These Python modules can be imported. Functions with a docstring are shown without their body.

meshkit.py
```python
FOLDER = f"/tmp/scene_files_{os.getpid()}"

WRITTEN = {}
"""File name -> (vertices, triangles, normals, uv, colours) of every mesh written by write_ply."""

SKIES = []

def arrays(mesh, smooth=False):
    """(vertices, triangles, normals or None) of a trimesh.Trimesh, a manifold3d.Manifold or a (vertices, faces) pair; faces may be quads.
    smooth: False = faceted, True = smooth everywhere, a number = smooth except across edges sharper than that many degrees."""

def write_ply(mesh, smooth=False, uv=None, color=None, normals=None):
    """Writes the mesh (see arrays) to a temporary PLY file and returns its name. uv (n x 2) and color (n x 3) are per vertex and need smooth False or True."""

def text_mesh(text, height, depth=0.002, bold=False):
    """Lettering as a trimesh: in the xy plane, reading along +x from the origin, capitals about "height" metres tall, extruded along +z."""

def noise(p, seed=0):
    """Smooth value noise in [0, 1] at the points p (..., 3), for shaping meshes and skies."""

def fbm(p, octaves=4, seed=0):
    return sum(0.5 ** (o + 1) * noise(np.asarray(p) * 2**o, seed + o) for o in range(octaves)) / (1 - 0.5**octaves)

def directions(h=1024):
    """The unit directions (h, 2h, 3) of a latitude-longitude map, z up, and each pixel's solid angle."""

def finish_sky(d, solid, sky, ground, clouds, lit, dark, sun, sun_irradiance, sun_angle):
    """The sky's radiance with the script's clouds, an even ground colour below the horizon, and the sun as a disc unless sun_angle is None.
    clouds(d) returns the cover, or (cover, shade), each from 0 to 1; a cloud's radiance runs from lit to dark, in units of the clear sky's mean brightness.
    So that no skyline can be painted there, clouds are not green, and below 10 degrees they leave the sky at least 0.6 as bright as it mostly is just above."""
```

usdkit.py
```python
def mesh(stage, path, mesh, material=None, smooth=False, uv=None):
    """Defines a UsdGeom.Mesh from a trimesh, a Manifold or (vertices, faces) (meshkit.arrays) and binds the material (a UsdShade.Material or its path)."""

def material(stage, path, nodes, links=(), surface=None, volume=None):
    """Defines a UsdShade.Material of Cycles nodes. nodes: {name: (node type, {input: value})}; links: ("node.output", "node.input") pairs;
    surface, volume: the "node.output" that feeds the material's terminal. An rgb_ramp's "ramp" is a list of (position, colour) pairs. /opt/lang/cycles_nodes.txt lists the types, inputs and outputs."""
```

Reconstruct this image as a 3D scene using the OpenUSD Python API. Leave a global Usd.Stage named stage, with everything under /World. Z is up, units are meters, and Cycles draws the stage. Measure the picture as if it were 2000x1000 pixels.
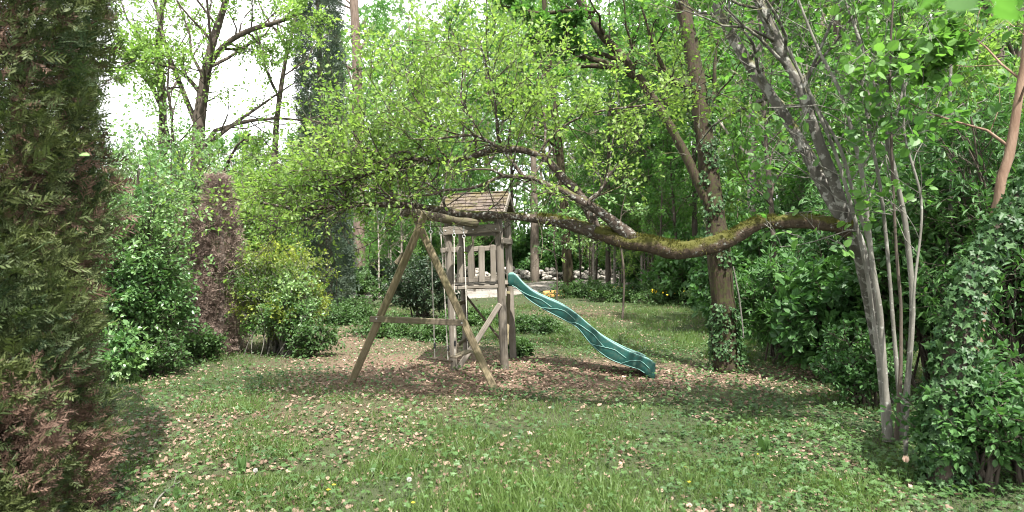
import math
import numpy as np
import usdkit, meshkit
from pxr import Usd, UsdGeom, UsdLux, UsdShade, Gf, Sdf, Vt

stage = Usd.Stage.CreateInMemory()
UsdGeom.SetStageUpAxis(stage, "Z")
UsdGeom.SetStageMetersPerUnit(stage, 1.0)
UsdGeom.Xform.Define(stage, "/World")
UsdGeom.Scope.Define(stage, "/World/Looks")

# ------------------------------------------------------------------ camera, sky, sun, exposure
EXPOSURE = 2.15
SUN_EL, SUN_TO = 61.0, (0.34, -0.94)           # elevation in degrees; horizontal direction towards the sun
SUN_INT, SKY_STRENGTH = 1.1, 0.14
F_PX, EYE = 1300.0, 1.6                        # focal length in pixels of the 2000 wide photograph, eye height

cam = UsdGeom.Camera.Define(stage, "/World/camera")
cam.CreateHorizontalApertureAttr(36.0)
cam.CreateVerticalApertureAttr(18.0)
cam.CreateFocalLengthAttr(36.0 * F_PX / 2000.0)
cam.CreateFStopAttr(2.2)
cam.CreateFocusDistanceAttr(8.5)
cam.CreateExposureAttr(EXPOSURE)
cam.CreateClippingRangeAttr(Gf.Vec2f(0.05, 3000))
cx = UsdGeom.Xformable(cam)
cx.AddTranslateOp().Set(Gf.Vec3d(0, 0, EYE))
cx.AddRotateXOp().Set(90.0)

el = math.radians(SUN_EL)
hx, hy = np.array(SUN_TO) / np.hypot(*SUN_TO)
SUN = np.array([hx * math.cos(el), hy * math.cos(el), math.sin(el)])
M = {}


def material(name, nodes, links, surface=None, volume=None):
    M[name] = usdkit.material(stage, "/World/Looks/" + name, nodes, links, surface=surface, volume=volume)
    return M[name]


material("sky", {
    "sky": ("sky_texture", {"sky_type": "single_scattering", "sun_disc": False, "sun_elevation": el, "sun_rotation": math.atan2(hx, hy), "aerosol_density": 2.0}),
    "tc": ("texture_coordinate", {}),
    "n": ("noise_texture", {"scale": 2.2, "detail": 5.0, "roughness": 0.55}),
    "r": ("rgb_ramp", {"ramp": [(0.25, (0.6, 0.6, 0.6)), (0.5, (0.97, 0.97, 0.97))]}),
    "cl": ("color", {"value": (5.4, 5.45, 5.5)}),
    "m": ("mix", {"mix_type": "mix"}),
    "b": ("background_shader", {"strength": SKY_STRENGTH})},
    [("tc.generated", "n.vector"), ("n.fac", "r.fac"), ("r.color", "m.fac"), ("sky.color", "m.color1"), ("cl.color", "m.color2"), ("m.color", "b.color")], surface="b.background")
dome = UsdLux.DomeLight.Define(stage, "/World/sky")
UsdShade.MaterialBindingAPI.Apply(dome.GetPrim()).Bind(M["sky"])
dome.GetPrim().SetCustomDataByKey("kind", "structure")
sun = UsdLux.DistantLight.Define(stage, "/World/sun")
sun.CreateIntensityAttr(SUN_INT)
sun.CreateAngleAttr(0.55)
sun.CreateNormalizeAttr(True)
sun.CreateColorAttr(Gf.Vec3f(1.0, 0.96, 0.9))
q = Gf.Rotation(Gf.Vec3d(0, 0, 1), Gf.Vec3d(*map(float, SUN)))
UsdGeom.Xformable(sun).AddOrientOp(UsdGeom.XformOp.PrecisionDouble).Set(Gf.Quatd(q.GetQuat()))

# ------------------------------------------------------------------ helpers: scene tree
TAKEN = {}


def numbered(parent, name):
    k = TAKEN.get((parent, name), -1) + 1
    TAKEN[(parent, name)] = k
    return f"{parent}/{name}" if k == 0 else f"{parent}/{name}_{k:03d}"


def say(prim, label=None, category=None, group=None, kind=None):
    for k, v in (("label", label), ("category", category), ("group", group), ("kind", kind)):
        if v:
            prim.SetCustomDataByKey(k, v)


class Thing:
    """A top-level Xform at its base; parts are meshes below it."""

    def __init__(self, name, label, category, base=(0, 0, 0), group=None, kind=None, path=None):
        self.base = np.array(base, float)
        if path is None:
            self.path = numbered("/World", name)
            self.prim = UsdGeom.Xform.Define(stage, self.path).GetPrim()
            UsdGeom.Xformable(self.prim).AddTranslateOp().Set(Gf.Vec3d(*map(float, self.base)))
            say(self.prim, label, category, group, kind)
        else:
            self.path = path

    def part(self, name, geo, mat, under=None, smooth=True, label=None, kind=None):
        path = numbered(under or self.path, name)
        v, f, *rest = geo
        put(path, np.asarray(v) - self.base, f, mat, rest[0] if rest else None, rest[1] if len(rest) > 1 else None, smooth)
        say(stage.GetPrimAtPath(path), label, None, None, kind)
        return path


def put(path, v, f, mat, tone=None, uv=None, smooth=True):
    v, f = np.asarray(v, np.float32), np.asarray(f, np.int32)
    m = UsdGeom.Mesh.Define(stage, path)
    m.CreatePointsAttr(Vt.Vec3fArray.FromNumpy(np.ascontiguousarray(v)))
    m.CreateFaceVertexCountsAttr(Vt.IntArray.FromNumpy(np.full(len(f), f.shape[1], np.int32)))
    m.CreateFaceVertexIndicesAttr(Vt.IntArray.FromNumpy(np.ascontiguousarray(f.ravel())))
    m.CreateSubdivisionSchemeAttr("none")
    if smooth:
        n = np.zeros_like(v, dtype=np.float64)
        fn = np.cross(v[f[:, 1]] - v[f[:, 0]], v[f[:, -1]] - v[f[:, 0]])
        for k in range(f.shape[1]):
            for c in range(3):
                n[:, c] += np.bincount(f[:, k], weights=fn[:, c], minlength=len(v))
        n /= np.maximum(np.linalg.norm(n, axis=1, keepdims=True), 1e-12)
        m.CreateNormalsAttr(Vt.Vec3fArray.FromNumpy(n.astype(np.float32)))
        m.SetNormalsInterpolation("vertex")
    pv = UsdGeom.PrimvarsAPI(m)
    if tone is not None:
        pv.CreatePrimvar("tone", Sdf.ValueTypeNames.FloatArray, "vertex").Set(Vt.FloatArray.FromNumpy(np.ascontiguousarray(np.asarray(tone, np.float32))))
    if uv is not None:
        pv.CreatePrimvar("st", Sdf.ValueTypeNames.TexCoord2fArray, "vertex").Set(Vt.Vec2fArray.FromNumpy(np.ascontiguousarray(np.asarray(uv, np.float32))))
    UsdShade.MaterialBindingAPI.Apply(m.GetPrim()).Bind(M[mat])
    return m


def solo(name, geo, mat, label=None, category=None, group=None, kind=None, smooth=True):
    path = numbered("/World", name)
    put(path, geo[0], geo[1], mat, geo[2] if len(geo) > 2 else None, geo[3] if len(geo) > 3 else None, smooth)
    say(stage.GetPrimAtPath(path), label, category, group, kind)
    return path


def copy_of(proto, name, loc, rot, scale, label, category, group):
    path = numbered("/World", name)
    x = UsdGeom.Xform.Define(stage, path)
    x.AddTranslateOp().Set(Gf.Vec3d(*map(float, loc)))
    x.AddRotateZOp().Set(float(rot))
    x.AddScaleOp().Set(Gf.Vec3f(float(scale)))
    p = x.GetPrim()
    p.GetReferences().AddInternalReference(proto)
    p.SetInstanceable(True)
    say(p, label, category, group)


def join(*geos):
    vs, fs, ts, at = [], [], [], 0
    for g in geos:
        vs.append(g[0]); fs.append(np.asarray(g[1]) + at); at += len(g[0])
        ts.append(g[2] if len(g) > 2 and g[2] is not None else np.full(len(g[0]), 0.5))
    return np.vstack(vs), np.vstack(fs), np.concatenate(ts)


# ------------------------------------------------------------------ helpers: shapes
def norm(a):
    return a / np.maximum(np.linalg.norm(a, axis=-1, keepdims=True), 1e-9)


def at(px, py, d):
    """The point at distance d (metres ahead of the lens) that the photograph shows at px, py."""
    return np.array([(px - 1000) / F_PX * d, d, EYE - (py - 500) / F_PX * d])


def along(pts):
    """Rows (px, py, distance) as points."""
    return np.array([at(*p) for p in pts])


def spline(p, n):
    p = np.asarray(p, float)
    t = np.concatenate([[0], np.cumsum(np.linalg.norm(np.diff(p[:, :3], axis=0), axis=1))])
    if len(p) < 3:
        s = np.linspace(0, t[-1], n)
        return np.stack([np.interp(s, t, p[:, k]) for k in range(p.shape[1])], 1)
    from scipy.interpolate import PchipInterpolator
    return PchipInterpolator(t, p)(np.linspace(0, t[-1], n))


def frames(P):
    T = norm(np.gradient(P, axis=-2))
    ref = np.where(np.abs(T[..., 2:3]) < 0.92, np.array([0, 0, 1.0]), np.array([1.0, 0, 0]))
    if P.ndim == 2:
        m = norm(T.mean(0))
        ref = np.broadcast_to([0, 0, 1.0] if abs(m[2]) < 0.8 else [0.0, 1.0, 0], T.shape)
    A = norm(np.cross(T, ref))
    return T, A, np.cross(A, T)


def tubes(P, R, sides=4):
    """Many polylines (N, K, 3) with radii (N, K) as one mesh of thin tubes."""
    N, K, _ = P.shape
    T, A, B = frames(P)
    a = np.arange(sides) * 2 * np.pi / sides
    V = P[:, :, None] + R[:, :, None, None] * (np.cos(a)[:, None] * A[:, :, None] + np.sin(a)[:, None] * B[:, :, None])
    n, i, j = np.meshgrid(np.arange(N), np.arange(K - 1), np.arange(sides), indexing="ij")
    o, j2 = n * K * sides, (j + 1) % sides
    f = np.stack([o + i * sides + j, o + i * sides + j2, o + (i + 1) * sides + j2, o + (i + 1) * sides + j], -1).reshape(-1, 4)
    f = np.vstack([f[:, [0, 1, 2]], f[:, [0, 2, 3]]])
    return V.reshape(-1, 3), f, np.full(N * K * sides, 0.5)


def tube(p, r, n=24, sides=10, rough=0.0, freq=6.0, seed=0, cap=True):
    """One limb along control points p with radii r (same length), its surface roughened by noise."""
    p = np.asarray(p, float)
    r = np.broadcast_to(r, (len(p),)).astype(float)
    s = spline(np.column_stack([p, r]), n)
    P, R = s[:, :3], s[:, 3]
    T, A, B = frames(P)
    a = np.arange(sides) * 2 * np.pi / sides
    D = np.cos(a)[:, None] * A[:, None] + np.sin(a)[:, None] * B[:, None]
    rr = R[:, None]
    if rough:
        q_ = P[:, None] + rr[..., None] * D
        rr = rr * (1 + rough * (2 * meshkit.fbm(q_ * freq, 3, seed) - 1) + rough * .8 * (2 * meshkit.noise(q_ * freq * .3, seed + 9) - 1))
    V = (P[:, None] + rr[..., None] * D).reshape(-1, 3)
    i, j = np.meshgrid(np.arange(n - 1), np.arange(sides), indexing="ij")
    f = np.stack([i * sides + j, i * sides + (j + 1) % sides, (i + 1) * sides + (j + 1) % sides, (i + 1) * sides + j], -1).reshape(-1, 4)
    f = np.vstack([f[:, [0, 1, 2]], f[:, [0, 2, 3]]])
    if cap:
        b = len(V)
        V = np.vstack([V, P[0], P[-1]])
        k = np.arange(sides)
        f = np.vstack([f, np.stack([np.full(sides, b), (k + 1) % sides, k], 1), np.stack([np.full(sides, b + 1), (n - 1) * sides + k, (n - 1) * sides + (k + 1) % sides], 1)])
    return V, f, np.full(len(V), 0.5)


def beam(p0, p1, w, h, up=(0, 0, 1), ch=0.008, seed=0, n=7, warp=0.003, tone=None):
    """A sawn timber with rounded edges from p0 to p1; uv runs along the grain."""
    p0, p1 = np.asarray(p0, float), np.asarray(p1, float)
    L = np.linalg.norm(p1 - p0)
    t = (p1 - p0) / L
    s = np.cross(t, up); s /= np.linalg.norm(s); u = np.cross(s, t)
    a, b = w / 2, h / 2
    ring = np.array([(-a + ch, -b), (a - ch, -b), (a, -b + ch), (a, b - ch), (a - ch, b), (-a + ch, b), (-a, b - ch), (-a, -b + ch)])
    rng = np.random.default_rng(seed + 17)
    st = np.concatenate([[0, ch], np.linspace(.1 * L, .9 * L, n - 4), [L - ch, L]])
    sc = np.ones(n); sc[[0, -1]] = 1 - ch / max(min(a, b), ch)
    off = rng.normal(0, warp, (n, 2)); off[1] = off[0]; off[-1] = off[-2]
    per = np.concatenate([[0], np.cumsum(np.linalg.norm(np.roll(ring, -1, 0) - ring, axis=1))[:-1]])
    V, UV = [], []
    o = rng.random(2) * 40
    for k in range(n):
        for m, (x, y) in enumerate(ring):
            V.append(p0 + t * st[k] + s * (x * sc[k] + off[k, 0]) + u * (y * sc[k] + off[k, 1]))
            UV.append((st[k] + o[0], per[m] + o[1]))
    f = []
    for k in range(n - 1):
        for m in range(8):
            f.append((k * 8 + m, k * 8 + (m + 1) % 8, (k + 1) * 8 + (m + 1) % 8, (k + 1) * 8 + m))
    f = np.array(f); f = np.vstack([f[:, [0, 1, 2]], f[:, [0, 2, 3]]])
    V = np.array(V); UV = np.array(UV)
    caps = [(0, m + 1, m) for m in range(1, 7)] + [((n - 1) * 8, (n - 1) * 8 + m, (n - 1) * 8 + m + 1) for m in range(1, 7)]
    f = np.vstack([f, caps])
    V2, UV2 = V[f.ravel()], UV[f.ravel()]      # facets keep their own corners
    return V2, np.arange(len(V2)).reshape(-1, 3), np.full(len(V2), rng.random() if tone is None else tone), UV2


def pole(p0, p1, r, seed=0, sides=14, n=9, rough=0.03):
    """A round pole with uv along the grain."""
    p0, p1 = np.asarray(p0, float), np.asarray(p1, float)
    v, f, _ = tube([p0, (p0 + p1) / 2, p1], [r, r, r * .98], n, sides, rough, 4, seed)
    L = np.linalg.norm(p1 - p0)
    rng = np.random.default_rng(seed + 5)
    u = np.concatenate([np.repeat(np.linspace(0, L, n), sides), [0, L]]) + rng.random() * 30
    w = np.concatenate([np.tile(np.minimum(np.arange(sides), sides - np.arange(sides)) * 2 * np.pi * r / sides, n), [0, 0]]) + rng.random() * 30
    return v, f, np.full(len(v), rng.random()), np.column_stack([u, w])


# ------------------------------------------------------------------ helpers: foliage
# leaf outlines: x across, y along, z up; unit length
LEAF = {
    "diamond": ([(0, 0, 0), (.27, .42, .05), (0, 1, -.06), (-.27, .42, .05)], [(0, 1, 2), (0, 2, 3)]),
    "oval": ([(0, 0, 0), (.26, .22, .05), (.3, .6, .06), (0, 1, -.08), (-.3, .6, .06), (-.26, .22, .05)], [(0, 1, 2), (0, 2, 3), (0, 3, 4), (0, 4, 5)]),
    "round": ([(0, 0, 0), (.34, .12, .05), (.45, .5, .08), (.26, .86, .03), (0, 1.04, -.05), (-.26, .86, .03), (-.45, .5, .08), (-.34, .12, .05)],
              [(0, 1, 2), (0, 2, 3), (0, 3, 4), (0, 4, 5), (0, 5, 6), (0, 6, 7)]),
    "lobed": ([(0, 0, 0), (.16, .2, .03), (.3, .42, .06), (.17, .5, .02), (.3, .75, .05), (0, 1, -.06), (-.3, .75, .05), (-.17, .5, .02), (-.3, .42, .06), (-.16, .2, .03)],
              [(0, 1, 9), (1, 2, 3), (1, 3, 9), (9, 3, 7), (9, 7, 8), (3, 4, 5), (3, 5, 7), (7, 5, 6)]),
    "ivy": ([(0, 0, 0), (.4, -.1, .03), (.25, .25, .04), (.55, .4, 0), (.2, .6, .05), (0, 1, -.05), (-.2, .6, .05), (-.55, .4, 0), (-.25, .25, .04), (-.4, -.1, .03)],
            [(0, 1, 2), (2, 3, 4), (0, 2, 4), (0, 4, 5), (0, 5, 6), (0, 6, 8), (6, 7, 8), (0, 8, 9)]),
    "long": ([(0, 0, 0), (.13, .25, .04), (.15, .55, .03), (0, 1, -.12), (-.15, .55, .03), (-.13, .25, .04)], [(0, 1, 2), (0, 2, 3), (0, 3, 4), (0, 4, 5)]),
    "dead": ([(0, 0, .1), (.3, .25, 0), (.22, .5, .06), (.32, .75, .16), (0, 1, .22), (-.3, .7, .02), (-.2, .5, .1), (-.3, .25, .16)],
             [(0, 1, 2), (0, 2, 6), (0, 6, 7), (2, 3, 4), (2, 4, 6), (6, 4, 5)]),
    "blade": ([(-.03, 0, 0), (.03, 0, 0), (.022, .5, .06), (-.022, .5, .06), (0, 1, .28)], [(0, 1, 2), (0, 2, 3), (3, 2, 4)]),
    "dock": ([(-.03, 0, 0), (.03, 0, 0), (.14, .4, .05), (-.14, .4, .05), (.1, .75, .1), (-.1, .75, .1), (0, 1, .2)], [(0, 1, 2), (0, 2, 3), (3, 2, 4), (3, 4, 5), (5, 4, 6)]),
}


def fan(nb, seed, w=.05, curl=.1):
    """A flat conifer spray: narrow leaflets to both sides of a stem."""
    rng = np.random.default_rng(seed)
    V, Fc = [(-.015, 0, 0), (.015, 0, 0), (0, 1, -curl)], [(0, 1, 2)]
    for k in range(nb):
        y = .08 + .8 * k / nb
        s = 1 if k % 2 else -1
        L = (.5 - .36 * y) * rng.uniform(.75, 1.15)
        ang = rng.uniform(.55, .95)
        tip = (s * L * math.sin(ang), y + L * math.cos(ang), -curl * y + rng.uniform(-.09, .06))
        b = len(V)
        V += [(0, y, -curl * y * y), (s * L * .5 * math.sin(ang) + w, y + L * .5 * math.cos(ang) - w * .3, -curl * y), tip, (s * L * .5 * math.sin(ang) - w, y + L * .5 * math.cos(ang) + w * .3, -curl * y)]
        Fc += [(b, b + 1, b + 2), (b, b + 2, b + 3)]
    return V, Fc


LEAF["spray"] = fan(9, 3, .045)
LEAF["spray_small"] = fan(5, 4, .06)


def leafage(kind, pos, dirs, nrm, size, tone, flip=False):
    V0, F0 = (np.array(x) for x in LEAF[kind])
    if kind == "blade" and np.max(size) < .04:
        V0 = V0 * [3, 1, 1]
    y = norm(dirs)
    z = norm(nrm - (nrm * y).sum(-1, keepdims=True) * y)
    x = np.cross(y, z)
    s = np.broadcast_to(size, (len(pos),))[:, None, None]
    V = pos[:, None] + s * (V0[None, :, 0:1] * x[:, None] + V0[None, :, 1:2] * y[:, None] + V0[None, :, 2:3] * z[:, None])
    n, k = len(pos), len(V0)
    f = (np.arange(n)[:, None, None] * k + F0[None]).reshape(-1, 3)
    return V.reshape(-1, 3), f, np.repeat(np.broadcast_to(tone, (n,)), k)


def grow(rng, par, prad, n, t0=.25, t1=1.0, ang=.8, L=(.4, .7), k=5, up=.15, wob=.2, r=.55, tip=.25, taper=.5, squash=None):
    """n children on each of the polylines par (N, K, 3)."""
    N, K, _ = par.shape
    idx = np.repeat(np.arange(N), n)
    t = t0 + (t1 - t0) * ((np.tile(np.arange(n), N) + rng.random(N * n)) / n)
    s = t * (K - 1)
    i = np.minimum(s.astype(int), K - 2)
    f = (s - i)[:, None]
    p = par[idx, i] * (1 - f) + par[idx, i + 1] * f
    d = norm(par[idx, i + 1] - par[idx, i])
    pl = np.linalg.norm(np.diff(par, axis=1), axis=2).sum(1)[idx]
    qq = rng.normal(size=d.shape)
    if squash is not None:
        qq = qq * squash
    qq = norm(qq - (qq * d).sum(-1, keepdims=True) * d)
    a = ang * rng.uniform(.7, 1.25, len(t))[:, None]
    dr = norm(d * np.cos(a) + qq * np.sin(a) + np.array([0, 0, up]))
    ln = pl * rng.uniform(L[0], L[1], len(t)) * (1 - taper * t)
    out = np.zeros((len(t), k, 3)); out[:, 0] = p
    for j in range(1, k):
        dr = norm(dr + rng.normal(0, wob, dr.shape) + np.array([0, 0, up * .3]))
        out[:, j] = out[:, j - 1] + dr * (ln / (k - 1))[:, None]
    pr = prad[idx, i] * (1 - f[:, 0]) + prad[idx, i + 1] * f[:, 0]
    rad = (pr * r)[:, None] * np.linspace(1, tip, k)[None]
    return out, rad


def on_twigs(rng, tw, m, spread=.05, t0=.15, upn=.9, fwd=.6):
    """m leaves along each twig: positions, directions, normals."""
    N, K, _ = tw.shape
    idx = np.repeat(np.arange(N), m)
    s = (t0 + (1 - t0) * rng.random(N * m) ** .8) * (K - 1)
    i = np.minimum(s.astype(int), K - 2)
    f = (s - i)[:, None]
    p = tw[idx, i] * (1 - f) + tw[idx, i + 1] * f
    d = norm(tw[idx, i + 1] - tw[idx, i])
    r_ = norm(rng.normal(size=d.shape))
    dirs = norm(d * fwd + r_ + np.array([0, 0, -.1]))
    nrm = norm(np.array([0, 0, upn]) + rng.normal(0, .55, d.shape))
    return p + r_ * spread * rng.random((N * m, 1)), dirs, nrm, idx


def clump_tone(rng, p, scale=1.2, seed=0, jit=.18):
    return np.clip(.5 + 1.3 * (meshkit.noise(p * scale, seed) - .5) + rng.normal(0, jit, len(p)), 0, 1)


def stack(lines):
    """Limbs given as (points, radii) as arrays for grow()."""
    K = 14
    P = np.array([spline(np.column_stack([p, np.broadcast_to(r, (len(p),))]), K) for p, r in lines])
    return P[:, :, :3], P[:, :, 3]


# ------------------------------------------------------------------ materials
def leaf_material(name, dark, light, through=.38, rough=.5, spec=.35, warm=(1.15, 1.25, .75)):
    tr = [tuple(min(1, c * w * 1.5) for c, w in zip(k, warm)) for k in (dark, light)]
    material(name, {
        "a": ("attribute", {"attribute": "tone"}),
        "r": ("rgb_ramp", {"ramp": [(0, dark), (1, light)]}),
        "r2": ("rgb_ramp", {"ramp": [(0, tr[0]), (1, tr[1])]}),
        "p": ("principled_bsdf", {"roughness": rough, "specular_ior_level": spec}),
        "t": ("translucent_bsdf", {}),
        "m": ("mix_closure", {"fac": through})},
        [("a.fac", "r.fac"), ("a.fac", "r2.fac"), ("r.color", "p.base_color"), ("r2.color", "t.color"), ("p.BSDF", "m.closure1"), ("t.BSDF", "m.closure2")], surface="m.closure")


leaf_material("oak_leaf", (.075, .135, .028), (.165, .24, .06), .5)
leaf_material("spring_leaf", (.075, .14, .03), (.15, .23, .06), .5)
leaf_material("wood_leaf", (.03, .09, .018), (.082, .17, .036), .42)
leaf_material("hazel_leaf", (.04, .105, .022), (.09, .18, .04), .42)
leaf_material("far_leaf", (.055, .11, .045), (.12, .19, .08), .42)
leaf_material("laurel_leaf", (.025, .068, .02), (.055, .125, .03), .28, .55, .3)
leaf_material("ivy_leaf", (.014, .042, .013), (.04, .085, .025), .15, .5, .25)
leaf_material("dark_leaf", (.018, .035, .018), (.035, .06, .025), .2)
leaf_material("shrub_leaf", (.055, .125, .038), (.15, .235, .085), .32, .4, .5)
leaf_material("gold_leaf", (.035, .075, .015), (.2, .235, .03), .35)
leaf_material("ground_leaf", (.028, .062, .018), (.058, .11, .032), .3, .5, .3)
leaf_material("grass", (.043, .068, .018), (.08, .13, .034), .35, .5, .3)
leaf_material("conifer", (.02, .038, .014), (.075, .092, .03), .15, .6, .25)
leaf_material("conifer_grey", (.03, .05, .035), (.075, .1, .065), .15, .6, .25)
leaf_material("dead_conifer", (.04, .024, .017), (.125, .078, .056), .1, .7, .2, (1, 1, 1))
leaf_material("dead_grey", (.075, .055, .043), (.22, .165, .135), .1, .7, .2, (1, 1, 1))
leaf_material("litter", (.095, .06, .043), (.31, .225, .17), .15, .7, .2, (1, .9, .8))
leaf_material("moss", (.03, .032, .008), (.095, .09, .018), .2, .8, .1)
leaf_material("yellow_petal", (.6, .42, .02), (.75, .55, .04), .3, .5, .2, (1, 1, .5))
leaf_material("seed_fluff", (.4, .39, .36), (.5, .49, .46), .4, .8, .1, (1, 1, 1))


def bark_material(name, a, b, lichen=None, moss=None, scale=9.0, lich_at=.62, moss_at=(.45, .75), stretch=.25, bump=.6):
    n = {
        "g": ("geometry", {}),
        "mp": ("mapping", {"scale": (1, 1, stretch)}),
        "n": ("noise_texture", {"scale": scale, "detail": 6.0, "roughness": .65}),
        "r": ("rgb_ramp", {"ramp": [(.3, a), (.7, b)]}),
        "bu": ("bump", {"strength": bump, "distance": .03}),
        "p": ("principled_bsdf", {"roughness": .85, "specular_ior_level": .15})}
    l = [("g.position", "mp.vector"), ("mp.vector", "n.vector"), ("n.fac", "r.fac"), ("n.fac", "bu.height"), ("bu.normal", "p.normal")]
    col = "r.color"
    if lichen:
        n["n2"] = ("noise_texture", {"scale": scale * 1.6, "detail": 3.0, "roughness": .6})
        n["r2"] = ("rgb_ramp", {"ramp": [(lich_at - .02, (0, 0, 0)), (lich_at + .05, (1, 1, 1))]})
        n["lc"] = ("color", {"value": lichen})
        n["m1"] = ("mix", {"mix_type": "mix"})
        l += [("g.position", "n2.vector"), ("n2.fac", "r2.fac"), ("r2.color", "m1.fac"), (col, "m1.color1"), ("lc.color", "m1.color2")]
        col = "m1.color"
    if moss:
        n["sx"] = ("separate_xyz", {})
        n["n3"] = ("noise_texture", {"scale": 7.0, "detail": 4.0})
        n["ad"] = ("math", {"math_type": "multiply_add", "value2": .42})
        n["r3"] = ("rgb_ramp", {"ramp": [(moss_at[0], (0, 0, 0)), (moss_at[1], (1, 1, 1))]})
        n["mc"] = ("color", {"value": moss})
        n["m2"] = ("mix", {"mix_type": "mix"})
        l += [("g.normal", "sx.vector"), ("sx.z", "ad.value1"), ("g.position", "n3.vector"), ("n3.fac", "ad.value3"), ("ad.value", "r3.fac"), ("r3.color", "m2.fac"), (col, "m2.color1"), ("mc.color", "m2.color2")]
        col = "m2.color"
    material(name, n, l + [(col, "p.base_color")], surface="p.BSDF")


bark_material("bark", (.05, .04, .032), (.14, .115, .09), lichen=(.2, .2, .17), lich_at=.66)
bark_material("bark_pale", (.1, .085, .07), (.26, .23, .19), lichen=(.36, .35, .31), scale=7)
bark_material("bark_lichen", (.022, .017, .013), (.07, .054, .042), lichen=(.18, .18, .16), scale=19, lich_at=.58, stretch=1, moss=(.06, .065, .015), moss_at=(.72, .95))
bark_material("bark_moss", (.022, .016, .011), (.075, .055, .037), lichen=(.2, .2, .18), lich_at=.64, bump=1.0, scale=16, stretch=1, moss=(.05, .05, .011), moss_at=(.46, .66))
bark_material("bark_mottled", (.034, .031, .026), (.105, .097, .084), lichen=(.2, .195, .175), lich_at=.54, scale=8.5, stretch=.6, moss=(.07, .07, .02), moss_at=(.6, .9))
bark_material("bark_hazel", (.06, .058, .047), (.16, .152, .13), lichen=(.22, .22, .195), scale=13, bump=.4)
bark_material("bark_dark", (.03, .025, .02), (.08, .065, .05), lichen=(.14, .14, .11), lich_at=.66)
bark_material("bark_red", (.06, .042, .032), (.15, .115, .092), scale=12)
bark_material("bark_orange", (.1, .06, .04), (.2, .14, .1), scale=10)
bark_material("bark_mossy_trunk", (.010, .0075, .005), (.045, .032, .021), lichen=(.03, .033, .011), lich_at=.52, scale=15, stretch=.18, bump=1.0)
bark_material("stone", (.12, .105, .09), (.32, .295, .265), lichen=(.1, .1, .06), scale=6, lich_at=.62, stretch=1)


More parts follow.
